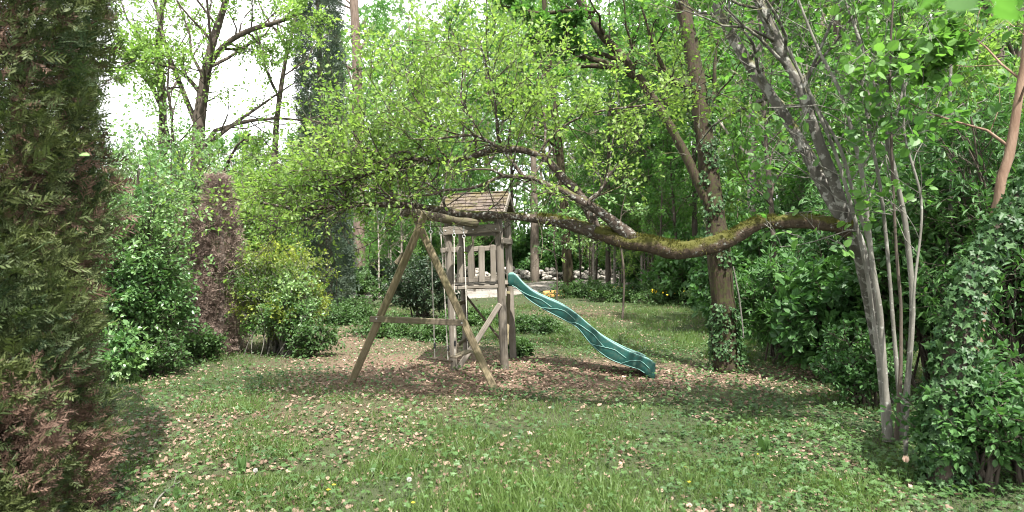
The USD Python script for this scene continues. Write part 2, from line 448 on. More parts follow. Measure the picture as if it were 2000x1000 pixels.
def wood_material(name, dark, light, green=None, grain=1.0):
    n = {
        "uv": ("uvmap", {"attribute": "st"}),
        "mp": ("mapping", {"scale": (1.6, 70 * grain, 1)}),
        "n": ("noise_texture", {"scale": 1.0, "detail": 5.0, "roughness": .6, "distortion": .4}),
        "a": ("attribute", {"attribute": "tone"}),
        "ad": ("math", {"math_type": "multiply_add", "value2": .3}),
        "ad2": ("math", {"math_type": "add", "value2": -.15}),
        "r": ("rgb_ramp", {"ramp": [(.25, dark), (.75, light)]}),
        "g": ("geometry", {}),
        "n2": ("noise_texture", {"scale": 5.0, "detail": 4.0}),
        "r2": ("rgb_ramp", {"ramp": [(.45, (0, 0, 0)), (.7, (1, 1, 1))]}),
        "gc": ("color", {"value": green or (.09, .075, .055)}),
        "m": ("mix", {"mix_type": "mix"}),
        "fm": ("math", {"math_type": "multiply", "value2": .75}),
        "bu": ("bump", {"strength": .5, "distance": .006}),
        "p": ("principled_bsdf", {"roughness": .8, "specular_ior_level": .2})}
    material(name, n, [("uv.UV", "mp.vector"), ("mp.vector", "n.vector"), ("a.fac", "ad.value1"), ("n.fac", "ad.value3"), ("ad.value", "ad2.value1"), ("ad2.value", "r.fac"),
                       ("g.position", "n2.vector"), ("n2.fac", "r2.fac"), ("r2.color", "fm.value1"), ("fm.value", "m.fac"), ("r.color", "m.color1"), ("gc.color", "m.color2"), ("m.color", "p.base_color"),
                       ("n.fac", "bu.height"), ("bu.normal", "p.normal")], surface="p.BSDF")


wood_material("grey_wood", (.058, .05, .04), (.18, .159, .132))
wood_material("green_wood", (.065, .052, .03), (.18, .146, .09), green=(.065, .065, .026))
wood_material("dark_wood", (.045, .036, .026), (.13, .107, .076), green=(.07, .07, .03))
wood_material("shingle", (.034, .026, .021), (.1, .078, .063), green=(.075, .062, .018))
wood_material("fresh_wood", (.36, .18, .05), (.62, .36, .13), green=(.4, .22, .07))
material("steel", {"p": ("principled_bsdf", {"base_color": (.42, .42, .41), "metallic": .8, "roughness": .45})}, [], surface="p.BSDF")
material("rope", {"g": ("geometry", {}), "w": ("noise_texture", {"scale": 90.0}), "r": ("rgb_ramp", {"ramp": [(.3, (.2, .18, .15)), (.7, (.42, .39, .34))]}), "p": ("principled_bsdf", {"roughness": .9})},
         [("g.position", "w.vector"), ("w.fac", "r.fac"), ("r.color", "p.base_color")], surface="p.BSDF")
material("black_plastic", {"p": ("principled_bsdf", {"base_color": (.015, .015, .016), "roughness": .5})}, [], surface="p.BSDF")
material("slide_plastic", {
    "g": ("geometry", {}), "n": ("noise_texture", {"scale": 5.0, "detail": 5.0}),
    "r": ("rgb_ramp", {"ramp": [(.3, (.0035, .042, .034)), (.65, (.005, .057, .047)), (.8, (.016, .064, .05))]}),
    "rr": ("rgb_ramp", {"ramp": [(.3, (.5, .5, .5)), (.7, (.7, .7, .7))]}),
    "n2": ("noise_texture", {"scale": 16.0, "detail": 8.0, "roughness": .75}),
    "r2": ("rgb_ramp", {"ramp": [(.48, (0, 0, 0)), (.72, (.7, .7, .7))]}),
    "dc": ("color", {"value": (.07, .085, .06)}),
    "dm": ("mix", {"mix_type": "mix"}),
    "p": ("principled_bsdf", {"specular_ior_level": .4})},
    [("g.position", "n.vector"), ("n.fac", "r.fac"), ("n.fac", "rr.fac"), ("g.position", "n2.vector"), ("n2.fac", "r2.fac"), ("r2.color", "dm.fac"), ("r.color", "dm.color1"), ("dc.color", "dm.color2"), ("dm.color", "p.base_color"), ("rr.color", "p.roughness")], surface="p.BSDF")
material("slide_line", {"p": ("principled_bsdf", {"base_color": (.16, .33, .29), "roughness": .5})}, [], surface="p.BSDF")

# ------------------------------------------------------------------ the lie of the land
def bump2(x, y, cx_, cy_, rx, ry):
    return np.exp(-(((x - cx_) / rx) ** 2 + ((y - cy_) / ry) ** 2))


def gz(x, y):
    x, y = np.asarray(x, float), np.asarray(y, float)
    p = np.stack([x, y, 0 * x], -1)
    z = .05 * (meshkit.noise(p * .45, 3) - .5) + .02 * (meshkit.noise(p * 1.7, 4) - .5)
    z = z - .085 * bump2(x, y, 1.75, 9.0, .9, .7)
    far = np.clip((y - 43) / 45, 0, 1)
    z = z + .2 * np.clip((y - 28) / 10, 0, 1) + 5.5 * far ** 1.4 * np.clip((x + 14) / 20, 0, 1)
    return z


def soil(x, y):
    """How bare and trodden the ground is, 0 to 1."""
    p = np.stack([x, y, 0 * x], -1)
    s = 1.5 * bump2(x, y, -.9, 9.5, 1.8, 1.7) + 1.3 * bump2(x, y, 1.5, 8.95, 2.4, .9) + .8 * bump2(x, y, -3.2, 13.2, 1.5, 2.6) + .35 * bump2(x, y, -2.3, 6.4, 1.6, 1.2)
    s = s + .6 * bump2(x, y, 1.9, 18.5, 1.1, 2.2)
    return np.clip(s * (.55 + .9 * meshkit.fbm(p * 1.3, 3, 11)), 0, 1)


def litter_at(x, y):
    p = np.stack([x, y, 0 * x], -1)
    s = .5 + 2.6 * bump2(x, y, 2.9, 8.6, 2.3, .9) + 1.6 * bump2(x, y, -2.6, 6.0, 1.6, 2.4) + .6 * bump2(x, y, .5, 8.9, 2.6, 1.2) + .8 * bump2(x, y, 1.6, 18, 1.8, 3) + .4 * bump2(x, y, 1.6, 5.6, 1.6, 1.5) + .4 * bump2(x, y, -3, 13, 2, 3)
    return np.clip(s * np.clip(3.4 * (meshkit.fbm(p * 1.3, 4, 21) - .30), .05, 1.6), 0, 1)


def ivy_at(x, y):
    p = np.stack([x, y, 0 * x], -1)
    s = 1.0 * bump2(x, y, 3.0, 6.0, 1.6, 2.0) + .5 * bump2(x, y, 2.2, 4.6, 1.2, 1.2) + .9 * bump2(x, y, 2.4, 11.2, 2.6, 1.5) + .9 * bump2(x, y, .0, 7.6, .45, .35) + .5 * bump2(x, y, 3.6, 9.5, 1.4, 1.2) + .6 * bump2(x, y, -3.0, 9.0, .9, .6)
    s = s + .7 * bump2(x, y, -1.9, 12.6, 1.0, 1.0) + .8 * bump2(x, y, -4.4, 16.5, 2.2, 2.5) + .6 * bump2(x, y, -3.4, 7.6, .8, 1.0) + .35 * bump2(x, y, -.6, 6.2, 1.6, 1)
    return np.clip(s * (.45 + 1.0 * meshkit.fbm(p * 1.5, 3, 31)), 0, 1)


def grass_at(x, y):
    p = np.stack([x, y, 0 * x], -1)
    s = .1 + .85 * bump2(x, y, -.3, 5.2, 2.1, 1.8) + 1.25 * bump2(x, y, 3.4, 15.0, 4.5, 4.6) + .8 * bump2(x, y, -2.0, 7.4, 1.5, 1.1) + .5 + .8 * bump2(x, y, -6, 17.5, 3.5, 2.2)
    return np.clip(s * (.3 + 1.25 * meshkit.fbm(p * .9, 3, 41)) * (1 - .92 * np.clip(1.4 * soil(x, y), 0, 1)), 0, 1)


def axis(lo, hi, near_lo, near_hi, step, grow_=1.22):
    a = list(np.arange(near_lo, near_hi + 1e-6, step))
    s = step
    while a[-1] < hi:
        s = min(s * grow_, 60); a.append(a[-1] + s)
    s = step
    while a[0] > lo:
        s = min(s * grow_, 60); a.insert(0, a[0] - s)
    return np.array(a)


gx, gy = axis(-900, 900, -7, 7, .11), axis(-400, 1200, 2.5, 22, .13)
X, Y = np.meshgrid(gx, gy, indexing="ij")
V = np.stack([X, Y, gz(X, Y)], -1).reshape(-1, 3)
i, j = np.meshgrid(np.arange(len(gx) - 1), np.arange(len(gy) - 1), indexing="ij")
w = len(gy)
f = np.stack([i * w + j, (i + 1) * w + j, (i + 1) * w + j + 1, i * w + j + 1], -1).reshape(-1, 4)
f = np.vstack([f[:, [0, 1, 2]], f[:, [0, 2, 3]]])
material("ground", {
    "a": ("attribute", {"attribute": "tone"}), "g": ("geometry", {}),
    "n": ("noise_texture", {"scale": 3.0, "detail": 8.0, "roughness": .7}),
    "v": ("noise_texture", {"scale": 42.0, "detail": 3.0, "roughness": .7}),
    "rg": ("rgb_ramp", {"ramp": [(.35, (.022, .036, .016)), (.55, (.045, .052, .027)), (.74, (.09, .072, .05))]}),
    "rs": ("rgb_ramp", {"ramp": [(.35, (.075, .05, .035)), (.65, (.155, .112, .08))]}),
    "nb": ("mix", {"mix_type": "mix", "fac": .5}),
    "m": ("mix", {"mix_type": "mix"}),
    "bu": ("bump", {"strength": .9, "distance": .03}),
    "p": ("principled_bsdf", {"roughness": .95, "specular_ior_level": .1})},
    [("g.position", "n.vector"), ("g.position", "v.vector"), ("n.color", "nb.color1"), ("v.color", "nb.color2"), ("nb.color", "rg.fac"), ("v.fac", "rs.fac"), ("a.fac", "m.fac"),
     ("rg.color", "m.color1"), ("rs.color", "m.color2"), ("m.color", "p.base_color"), ("v.fac", "bu.height"), ("bu.normal", "p.normal")], surface="p.BSDF")
solo("ground", (V, f, soil(V[:, 0], V[:, 1])), "ground", kind="structure")

# gravel track at the back, a strip a little above the ground
tx = np.linspace(-16, 9, 90)
ty = 34.5 - 6.5 / (1 + np.exp((tx - .5) * 1.1)) + .25 * np.sin(tx * .7)
rows = []
for k, o in enumerate(np.linspace(-3.4, 3.4, 9)):
    yy = ty + o
    rows.append(np.stack([tx, yy, gz(tx, yy) + (.05 if 0 < k < 8 else -.06) + .02 * np.cos(o * 2)], -1))
V = np.stack(rows, 1).reshape(-1, 3)
i, j = np.meshgrid(np.arange(len(tx) - 1), np.arange(8), indexing="ij")
f = np.stack([i * 9 + j, (i + 1) * 9 + j, (i + 1) * 9 + j + 1, i * 9 + j + 1], -1).reshape(-1, 4)
material("gravel", {
    "g": ("geometry", {}), "n": ("noise_texture", {"scale": 2.0, "detail": 8.0, "roughness": .7}), "v": ("voronoi_texture", {"scale": 25.0}),
    "r": ("rgb_ramp", {"ramp": [(.35, (.1, .085, .075)), (.65, (.22, .195, .17))]}),
    "bu": ("bump", {"strength": .5, "distance": .03}), "p": ("principled_bsdf", {"roughness": .9})},
    [("g.position", "n.vector"), ("g.position", "v.vector"), ("n.fac", "r.fac"), ("r.color", "p.base_color"), ("v.distance", "bu.height"), ("bu.normal", "p.normal")], surface="p.BSDF")
solo("gravel_track", (V, f), "gravel", kind="structure")

# ------------------------------------------------------------------ woodland behind: kinds of tree built once, then copied
def tree_geo(rng, lines, levels, m, size, kind, bark_sides=9, spread=.08, upn=.9, jitter=.3, tone_seed=0, twig_sides=3, trunk_n=22, fwd=.6, squash=None, tscale=.9):
    """(wood, leaves) of a tree whose main limbs are lines of (points, radii)."""
    wood = [tube(p, r, trunk_n, bark_sides, .16, 6, 7 + k) for k, (p, r) in enumerate(lines)]
    P, R = stack(lines)
    for k, lv in enumerate(levels):
        P, R = grow(rng, P, R, **{"squash": squash, **lv})
        wood.append(tubes(P, np.maximum(R, .003), 5 if k == 0 else twig_sides))
    pos, d, n, _ = on_twigs(rng, P, m, spread, upn=upn, fwd=fwd)
    s = size * rng.uniform(1 - jitter, 1 + jitter, len(pos))
    return join(*wood), leafage(kind, pos, d, n, s, clump_tone(rng, pos, tscale, tone_seed))


def define_kind(name, wood, leaves, bark, leaf):
    """A class prim of a tree with its trunk and crown, to be referenced by each tree."""
    path = "/World/" + name
    stage.CreateClassPrim(path)
    k = Thing(None, None, None, path=path)
    k.part("trunk", wood, bark)
    k.part("crown", leaves, leaf, smooth=False)
    return path


def canopy_kind(name, seed, H, r0, t0, bark, leaf, n1=24, lean=.03, fork=False, size=.15, m=18, spread=.16):
    rng = np.random.default_rng(seed)
    k = np.linspace(0, 1, 7)
    c = np.cumsum(rng.normal(0, lean * H / 6, (7, 2)), axis=0) * k[:, None]
    p = np.column_stack([c, k * H])
    p[0, 2] = -.25
    lines = [(p, r0 * (1 - .8 * k) + .12 * r0 * np.exp(-k * 40))]
    if fork:
        b = p[3]; q_ = np.array([b + np.array([s_ * t_ * .16 * H, .05 * H * t_, t_ * .46 * H]) for t_ in (0, .35, .7, 1) for s_ in (1,)])
        lines.append((q_, r0 * np.array([.6, .45, .3, .12])))
    wood, lv = tree_geo(rng, lines, [dict(n=n1, t0=t0, ang=1.1, L=(.2, .36), k=6, up=.25, wob=.16, r=.42, taper=.45), dict(n=5, t0=.25, ang=.8, L=(.35, .65), up=.1, r=.5), dict(n=4, t0=.15, ang=.8, L=(.4, .8), k=4, up=.05, r=.5)],
                         m, size, "diamond", spread=spread, tone_seed=seed, twig_sides=3)
    return define_kind(name, wood, lv, bark, leaf)


TALL = [canopy_kind("tall_tree_kind_a", 1, 17, .20, .30, "bark", "wood_leaf"),
        canopy_kind("tall_tree_kind_b", 2, 15, .15, .22, "bark_pale", "spring_leaf", n1=22),
        canopy_kind("tall_tree_kind_c", 3, 18, .25, .25, "bark", "spring_leaf", fork=True, n1=16),
        canopy_kind("tall_tree_kind_d", 4, 14, .12, .25, "bark_dark", "wood_leaf", n1=20)]
YOUNG = [canopy_kind("young_tree_kind_a", 11, 6.5, .05, .22, "bark_pale", "wood_leaf", n1=20, lean=.05, size=.11, m=10, spread=.1),
         canopy_kind("young_tree_kind_b", 12, 5.0, .04, .14, "bark", "spring_leaf", n1=20, lean=.06, size=.10, m=10, spread=.1),
         canopy_kind("young_tree_kind_c", 13, 7.5, .06, .30, "bark_dark", "wood_leaf", n1=20, lean=.05, size=.12, m=10, spread=.1)]


def ground_at(px, d):
    x = (px - 1000) / F_PX * d
    return np.array([x, d, float(gz(x, d))])


rng = np.random.default_rng(77)
TREES = [  # px, distance, kind, scale, label
    (1045, 37, 2, 1.0, None), (1242, 30, 3, 1.05, None), (1292, 25, 0, .8, None), (1357, 23, 3, .9, None), (1188, 27.5, 3, 1.0, None), (1272, 27, 3, .95, None),
    (1470, 19, 1, 1.0, None), (1545, 21, 0, .9, None), (1630, 17, 3, 1.0, None), (1765, 16.5, 1, .85, None), (1870, 20, 2, .9, None), (1990, 16, 0, .9, None),
    (1150, 42, 1, 1.15, None), (1320, 38, 2, 1.0, None), (1430, 34, 1, 1.1, None), (950, 44, 0, 1.1, None), (868, 40, 1, 1.0, None), (800, 46, 2, 1.0, None), (760, 36, 3, 1.0, None),
    (1085, 50, 0, 1.2, None), (1000, 52, 3, 1.3, None), (655, 50, 1, 1.0, None), (1580, 30, 2, 1.0, None), (1700, 27, 1, 1.1, None), (1830, 30, 0, 1.1, None), (1950, 27, 2, 1.0, None),
    (905, 34, 3, .95, None), (1500, 42, 0, 1.2, None), (1225, 46, 0, 1.1, None), (1370, 48, 1, 1.2, None)]
def place(px):
    return next(t_ for m_, t_ in [(330, "behind the left conifers"), (470, "below the forked tree on the left"), (590, "behind the golden shrub"), (690, "left of the reddish trunk"), (780, "right of the reddish trunk"), (880, "above the dark bush"), (1000, "behind the play tower"), (1085, "between the tower and the mossy grey trunk"), (1200, "just right of the mossy grey trunk"),
                                  (1300, "behind the lawn beyond the slide"), (1400, "in the dark wood left of the forked tree"), (1500, "behind the forked tree"), (1680, "behind the leaning mottled tree"), (1860, "behind the grey hazel stems"), (9999, "behind the ivy trunk at the right edge")] if px < m_)


SEEN = {}
ORD = ["", "", "second", "third", "fourth", "fifth", "sixth", "seventh", "eighth", "ninth", "tenth", "eleventh", "twelfth", "thirteenth", "fourteenth", "fifteenth", "sixteenth", "seventeenth", "eighteenth", "nineteenth", "twentieth", "hindmost but two", "hindmost but one", "hindmost"]


def which(px, d, what, options):
    """A rank from the front among the trees of one look at one place."""
    n_ = SEEN[(what, place(px))] = SEEN.get((what, place(px)), 0) + 1
    return what + " " + place(px) + ("" if n_ == 1 else ", " + ORD[min(n_, 23)] + " one back")


for px, d, k, s, _ in sorted(TREES, key=lambda t_: t_[1]):
    copy_of(TALL[k], "woodland_tree", ground_at(px, d) - [0, 0, .05], rng.uniform(0, 360), s * rng.uniform(.93, 1.08),
            which(px, d, ["tall grey barked tree", "tall pale barked tree", "stout forked tree", "slim dark barked tree"][k], 0), "tree", "tall woodland trees behind the lawn")
YT = [(rng.uniform(720, 1460), rng.uniform(38, 46)) for _ in range(14)] + [(rng.uniform(1190, 1500), rng.uniform(22, 32)) for _ in range(12)] + [(rng.uniform(1480, 2050), rng.uniform(12.5, 22)) for _ in range(15)] \
    + [(rng.uniform(420, 760), rng.uniform(36, 44)) for _ in range(8)] + [(rng.uniform(150, 520), rng.uniform(19, 30)) for _ in range(9)] + [(x_, 24 + .004 * abs(x_ - 560)) for x_ in (470, 545, 585, 740, 785)]
YT += [(rng.uniform(600, 1480), rng.uniform(24, 41)) for _ in range(8)] + [(rng.uniform(1140, 1480), rng.uniform(23, 40)) for _ in range(14)] + [(rng.uniform(1450, 2050), rng.uniform(10.5, 17)) for _ in range(10)] + [(rng.uniform(640, 1250), rng.uniform(41, 46)) for _ in range(16)]
YT += [(rng.uniform(590, 1330), rng.uniform(27, 45)) for _ in range(26)]
YT.sort(key=lambda t_: t_[1])
for n_, (px, d) in enumerate(YT):
    k = int(rng.integers(0, 3))
    s = rng.uniform(.75, 1.1)
    if px < 600:
        s = min(s, (1.6 + (250 * d / 1300)) / (6.5, 5.0, 7.5)[k] * rng.uniform(.8, .95))
    copy_of(YOUNG[k], "young_tree", ground_at(px, d), rng.uniform(0, 360), s,
            which(px, d, ["young pale stemmed tree", "low bushy young tree", "young dark stemmed tree"][k], 0), "young tree", "young trees in the woodland edge")

# undergrowth bushes at the foot of the wood
rng = np.random.default_rng(78)


def bush_kind(name, seed, leaf, size):
    r_ = np.random.default_rng(seed)
    st_ = 34
    g_ = norm(r_.normal(size=(st_, 3))); g_[:, 2] = np.abs(g_[:, 2]) * 1.2 + .05
    k_ = np.linspace(0, 1, 7)[None, :, None]
    P_ = np.array([0, 0, -.1]) + (norm(g_) * np.array([1.3, 1.3, 1.7]) * r_.uniform(.7, 1.1, (st_, 1)))[:, None] * k_ + r_.normal(0, .03, (st_, 7, 3))
    R_ = np.full((st_, 1), .025) * np.linspace(1, .3, 7)[None]
    wd_ = [tubes(P_, R_, 5)]
    for lv_ in S2(7, 5, .15):
        P_, R_ = grow(r_, P_, R_, **lv_); wd_.append(tubes(P_, np.maximum(R_, .003), 3))
    pos_, d_, n_, _ = on_twigs(r_, P_, 8, .1)
    return define_kind(name, join(*wd_), leafage("diamond", pos_, d_, n_, size * r_.uniform(.7, 1.3, len(pos_)), clump_tone(r_, pos_, 1.2, seed)), "bark_dark", leaf)


S2 = lambda a=7, b=4, t0=.3: [dict(n=a, t0=t0, ang=.9, L=(.25, .5), k=5, up=.1, r=.5), dict(n=b, t0=.15, ang=.9, L=(.4, .8), k=4, up=.05, r=.5)]
BUSH = [bush_kind("bush_kind_a", 21, "wood_leaf", .12), bush_kind("bush_kind_b", 22, "laurel_leaf", .13)]
UB = [(rng.uniform(640, 1520), rng.uniform(41.5, 47), rng.uniform(1.0, 2.0)) for _ in range(60)] + [(rng.uniform(1265, 1500), rng.uniform(22, 33), rng.uniform(.8, 1.7)) for _ in range(26)] \
    + [(rng.uniform(620, 800), rng.uniform(29, 38), rng.uniform(.9, 1.5)) for _ in range(8)] + [(rng.uniform(1480, 2020), rng.uniform(11.5, 17), rng.uniform(.9, 1.7)) for _ in range(16)] + [(rng.uniform(200, 470), rng.uniform(12, 18), rng.uniform(.8, 1.2)) for _ in range(6)]
UB.sort(key=lambda t_: t_[1])
for px, d, s in UB:
    k = int(rng.random() < (.7 if px > 640 else .3))
    copy_of(BUSH[k], "undergrowth_bush", ground_at(px, d), rng.uniform(0, 360), s, which(px, d, ["fresh green undergrowth bush", "dark green undergrowth bush"][k], 0), "bush", "undergrowth bushes at the foot of the wood")

# the wood beyond, one mass of leaves and stems
rng = np.random.default_rng(5)
n = 190000
x = rng.uniform(-60, 75, n); y = rng.uniform(47, 78, n)
px = 1000 + F_PX * x / y
top = np.interp(px, [200, 560, 640, 760, 1000, 1120, 1300, 1450, 1800, 1950], [6.5, 8, 17, 23, 24, 22, 21, 25, 19, 20]) * (.8 + .4 * meshkit.noise(np.stack([x * .15, y * .15, 0 * x], -1), 8))
z = gz(x, y) + .3 + (top - .3) * rng.random(n) ** .8
p = np.stack([x, y, z], -1)
keep = meshkit.fbm(p * .33, 3, 9) + .25 * meshkit.noise(p * 1.1, 10) > .52
p = p[keep]
lv = leafage("diamond", p, norm(rng.normal(size=p.shape)), norm(rng.normal(size=p.shape) + [0, -.3, .8]), rng.uniform(.35, .65, len(p)), clump_tone(rng, p, .35, 3))
w_ = Thing("woodland", "hazy far woodland of pale green leaves and thin stems", "woodland", (0, 60, 0), kind="stuff")
w_.part("crown", lv, "far_leaf", smooth=False, kind="stuff")
n = 170
x = rng.uniform(-45, 60, n); y = rng.uniform(46, 76, n)
hgt = rng.uniform(6, 14, n) * np.where(1000 + F_PX * x / y < 620, .45, 1)
k = np.linspace(0, 1, 5)
P = np.stack([x, y, gz(x, y) - .2], -1)[:, None] + k[None, :, None] * np.stack([rng.normal(0, .6, n), rng.normal(0, .6, n), hgt], -1)[:, None] + rng.normal(0, .12, (n, 5, 3))
w_.part("trunk", tubes(P, rng.uniform(.06, .2, n)[:, None] * np.linspace(1, .4, 5), 6), "bark", kind="stuff")

# ------------------------------------------------------------------ single trees one can point to
def own_tree(name, label, base, lines, levels, m, size, kind, bark, leaf, seed, group=None, **kw):
    rng = np.random.default_rng(seed)
    wood, lv = tree_geo(rng, lines, levels, m, size, kind, tone_seed=seed, **kw)
    t = Thing(name, label, "tree", base, group)
    t.part("trunk", wood, bark)
    t.part("crown", lv, leaf, smooth=False)
    return t


LV = lambda n1=9, n2=5, n3=4, up=.15, L=(.3, .6): [dict(n=n1, t0=.35, ang=.9, L=L, k=6, up=up, r=.45), dict(n=n2, t0=.2, ang=.8, L=(.4, .7), up=.1, r=.5), dict(n=n3, t0=.15, ang=.8, L=(.4, .75), k=4, r=.5)]

# reddish straight trunk behind the conifer
d = 28.
own_tree("woodland_tree", "tall straight tree with reddish bark right of the columnar conifer", ground_at(703, d), [(along([(703, 568, d), (701, 420, d), (699, 250, d), (697, 120, d), (690, -20, d), (684, -200, d)]), [.30, .25, .22, .2, .17, .1])],
         [dict(n=16, t0=.35, ang=1.1, L=(.12, .26), k=6, up=.2, r=.3)] + LV()[1:], 14, .14, "diamond", "bark_red", "wood_leaf", 31, spread=.14)
# mid trunk in front of the track
d = 27.5
own_tree("woodland_tree", "mossy grey trunk standing in front of the gravel track", ground_at(1110, d), [(along([(1112, 578, d), (1109, 520, d), (1104, 440, d), (1096, 330, d), (1075, 150, d), (1060, -40, d)]), [.26, .22, .2, .17, .13, .08])],
         [dict(n=13, t0=.3, ang=1.1, L=(.16, .3), k=6, up=.15, r=.35)] + LV()[1:], 13, .13, "diamond", "bark_mossy_trunk", "wood_leaf", 33, spread=.14)
# big tree on the right with the forked trunk
d = 9.3
B = ground_at(1420, d) - [0, 0, .05]
own_tree("forked_tree", "large dark trunk with ivy and two forks standing right of the slide", B,
         [(np.vstack([[B], along([(1418, 690, d), (1412, 600, d), (1404, 500, d), (1392, 390, d + .1), (1376, 270, d + .2), (1360, 150, d + .3), (1335, 20, d + .5), (1305, -160, d + .8)])]), [.25, .178, .165, .16, .145, .13, .12, .11, .08]),
          (along([(1396, 430, d), (1372, 375, d + .1), (1340, 305, d + .2), (1290, 215, d + .3), (1232, 130, d + .5), (1172, 62, d + .6), (1132, 0, d + .8), (1085, -90, d + 1)]), [.075, .072, .07, .068, .065, .06, .05, .035]),
          (along([(1215, 118, d + .5), (1170, 105, d + .7), (1105, 92, d + 1), (1050, 60, d + 1.2)]), [.045, .035, .03, .015]),
          (along([(1240, 150, d + .5), (1180, 122, d + .5), (1125, 105, d + .5), (1100, 78, d + .4), (1125, 50, d + .4)]), [.05, .04, .035, .03, .015]),
          (along([(1215, 135, d + .4), (1150, 128, d + .3), (1085, 140, d + .2), (1020, 170, d), (960, 185, d)]), [.045, .035, .03, .022, .01]),
          (along([(1160, 22, d + .6), (1110, 22, d + .4), (1040, 24, d + .2), (980, 10, d)]), [.04, .03, .025, .01])],
         [dict(n=7, t0=.45, ang=.95, L=(.2, .42), k=6, up=.15, r=.4), dict(n=4, t0=.2, ang=.8, L=(.4, .7), up=.05, r=.5), dict(n=4, t0=.1, ang=.8, L=(.4, .75), k=4, r=.5)], 9, .07, "oval", "bark_mossy_trunk", "wood_leaf", 41, spread=.07, bark_sides=14, trunk_n=60)
# left group against the sky
d = 17.
own_tree("oak_tree", "tree with a thick fork and yellow green leaves against the white sky", ground_at(388, d), [
    (along([(386, 620, d), (384, 420, d), (388, 260, d), (398, 170, d), (412, 92, d), (432, 30, d), (462, -60, d)]), [.2, .18, .16, .14, .1, .085, .05]),
    (along([(400, 150, d), (435, 92, d - .2), (490, 58, d - .4), (545, 42, d - .6), (588, 25, d - .8)]), [.085, .07, .06, .05, .02]),
    (along([(388, 250, d), (350, 160, d + .3), (315, 60, d + .6), (300, -40, d + 1)]), [.08, .06, .045, .02]),
    (along([(396, 190, d), (330, 130, d - .4), (275, 118, d - .8), (230, 135, d - 1)]), [.06, .04, .03, .012])],
    [dict(n=15, t0=.2, ang=.95, L=(.3, .6), k=6, up=.05, r=.4), dict(n=7, t0=.2, ang=.9, L=(.4, .7), up=.05, r=.5), dict(n=4, t0=.1, ang=.8, L=(.4, .75), k=4, r=.5)], 9, .075, "oval", "bark_dark", "spring_leaf", 51, spread=.12, trunk_n=30)
d = 19.
own_tree("woodland_tree", "thin dark tree left of the forked tree against the sky", ground_at(316, d), [(along([(318, 610, d), (316, 380, d), (318, 200, d), (312, 100, d), (318, 0, d), (330, -120, d)]), [.13, .12, .1, .08, .06, .03])],
         LV(9, 4, 3), 9, .13, "diamond", "bark_dark", "spring_leaf", 52, spread=.14)
d = 18.
own_tree("bare_tree", "slender nearly bare tree with a forked top left of the columnar conifer", ground_at(536, d), [
    (along([(534, 600, d), (535, 400, d), (538, 265, d), (546, 190, d), (560, 105, d), (576, 40, d), (584, -60, d)]), [.11, .1, .08, .065, .05, .04, .02]),
    (along([(540, 180, d), (518, 130, d), (507, 85, d), (511, 40, d)]), [.04, .03, .02, .01]),
    (along([(563, 90, d), (535, 55, d), (512, 20, d), (495, -30, d)]), [.035, .03, .022, .01])],
    [dict(n=5, t0=.4, ang=.9, L=(.15, .35), k=6, up=.2, r=.4), dict(n=3, t0=.3, ang=.8, L=(.3, .6), up=.1, r=.5)], 4, .07, "oval", "bark_dark", "spring_leaf", 53, spread=.1)


# ------------------------------------------------------------------ conifers
def column(rng, base, axis_pts, radius, n, size, kind="spray", lo=0., inner=.55, up=.55, seed=0, freq=1.6, pw=1.0, rag=.42):
    """Sprays over a column round the polyline axis_pts, whose radius along it is the list radius."""
    A = spline(np.column_stack([axis_pts, radius]), 60)
    t = lo + (1 - lo) * rng.random(n) ** pw
    s = t * 59; i = np.minimum(s.astype(int), 58); fr = (s - i)[:, None]
    c = A[i] * (1 - fr) + A[i + 1] * fr
    th = rng.uniform(0, 2 * np.pi, n)
    out = np.stack([np.cos(th), np.sin(th), 0 * th], -1)
    q_ = np.stack([np.cos(th) * 1.3, np.sin(th) * 1.3, c[:, 2] * 1.0], -1)
    bulge = 1 + rag * (meshkit.fbm(q_ * freq, 3, seed) - .5) * 2
    depth = inner + (1 - inner) * rng.random(n) ** .5
    pos = c[:, :3] + out * (c[:, 3] * bulge * depth)[:, None]
    d = norm(out * .75 + rng.normal(0, .5, pos.shape) + [0, 0, up])
    nr = norm(np.cross(d, norm(rng.normal(size=pos.shape))))
    return pos, d, nr, th, rng.uniform(.6, 1.4, n) * size * np.where(rng.random(n) < .06, 1.7, 1)


def conifer(name, label, base, axis_pts, radius, n, size, mat, deadmat, dead_at, trunk_r, bark, seed, kind="spray_small", group=None, **kw):
    rng = np.random.default_rng(seed)
    pos, d, nr, th, s = column(rng, base, axis_pts, radius, n, size, seed=seed, **kw)
    dead = meshkit.fbm(pos * np.array([2.6, 2.6, 1.5]), 4, seed + 3) + rng.normal(0, .07, n) > dead_at
    tone = clump_tone(rng, pos, 3.0, seed, .2)
    t = Thing(name, label, "conifer", base, group)
    t.part("trunk", tube(axis_pts, np.linspace(trunk_r, trunk_r * .4, len(axis_pts)), 20, 8, .08), bark)
    k = ~dead
    if k.sum():
        t.part("foliage", leafage(kind, pos[k], d[k], nr[k], s[k], tone[k]), mat, smooth=False)
    if dead.sum():
        t.part("dead_foliage", leafage(kind, pos[dead], d[dead], nr[dead], s[dead], tone[dead]), deadmat, smooth=False, label=None if not k.sum() else "dry reddish brown patches of dead foliage")
    return t


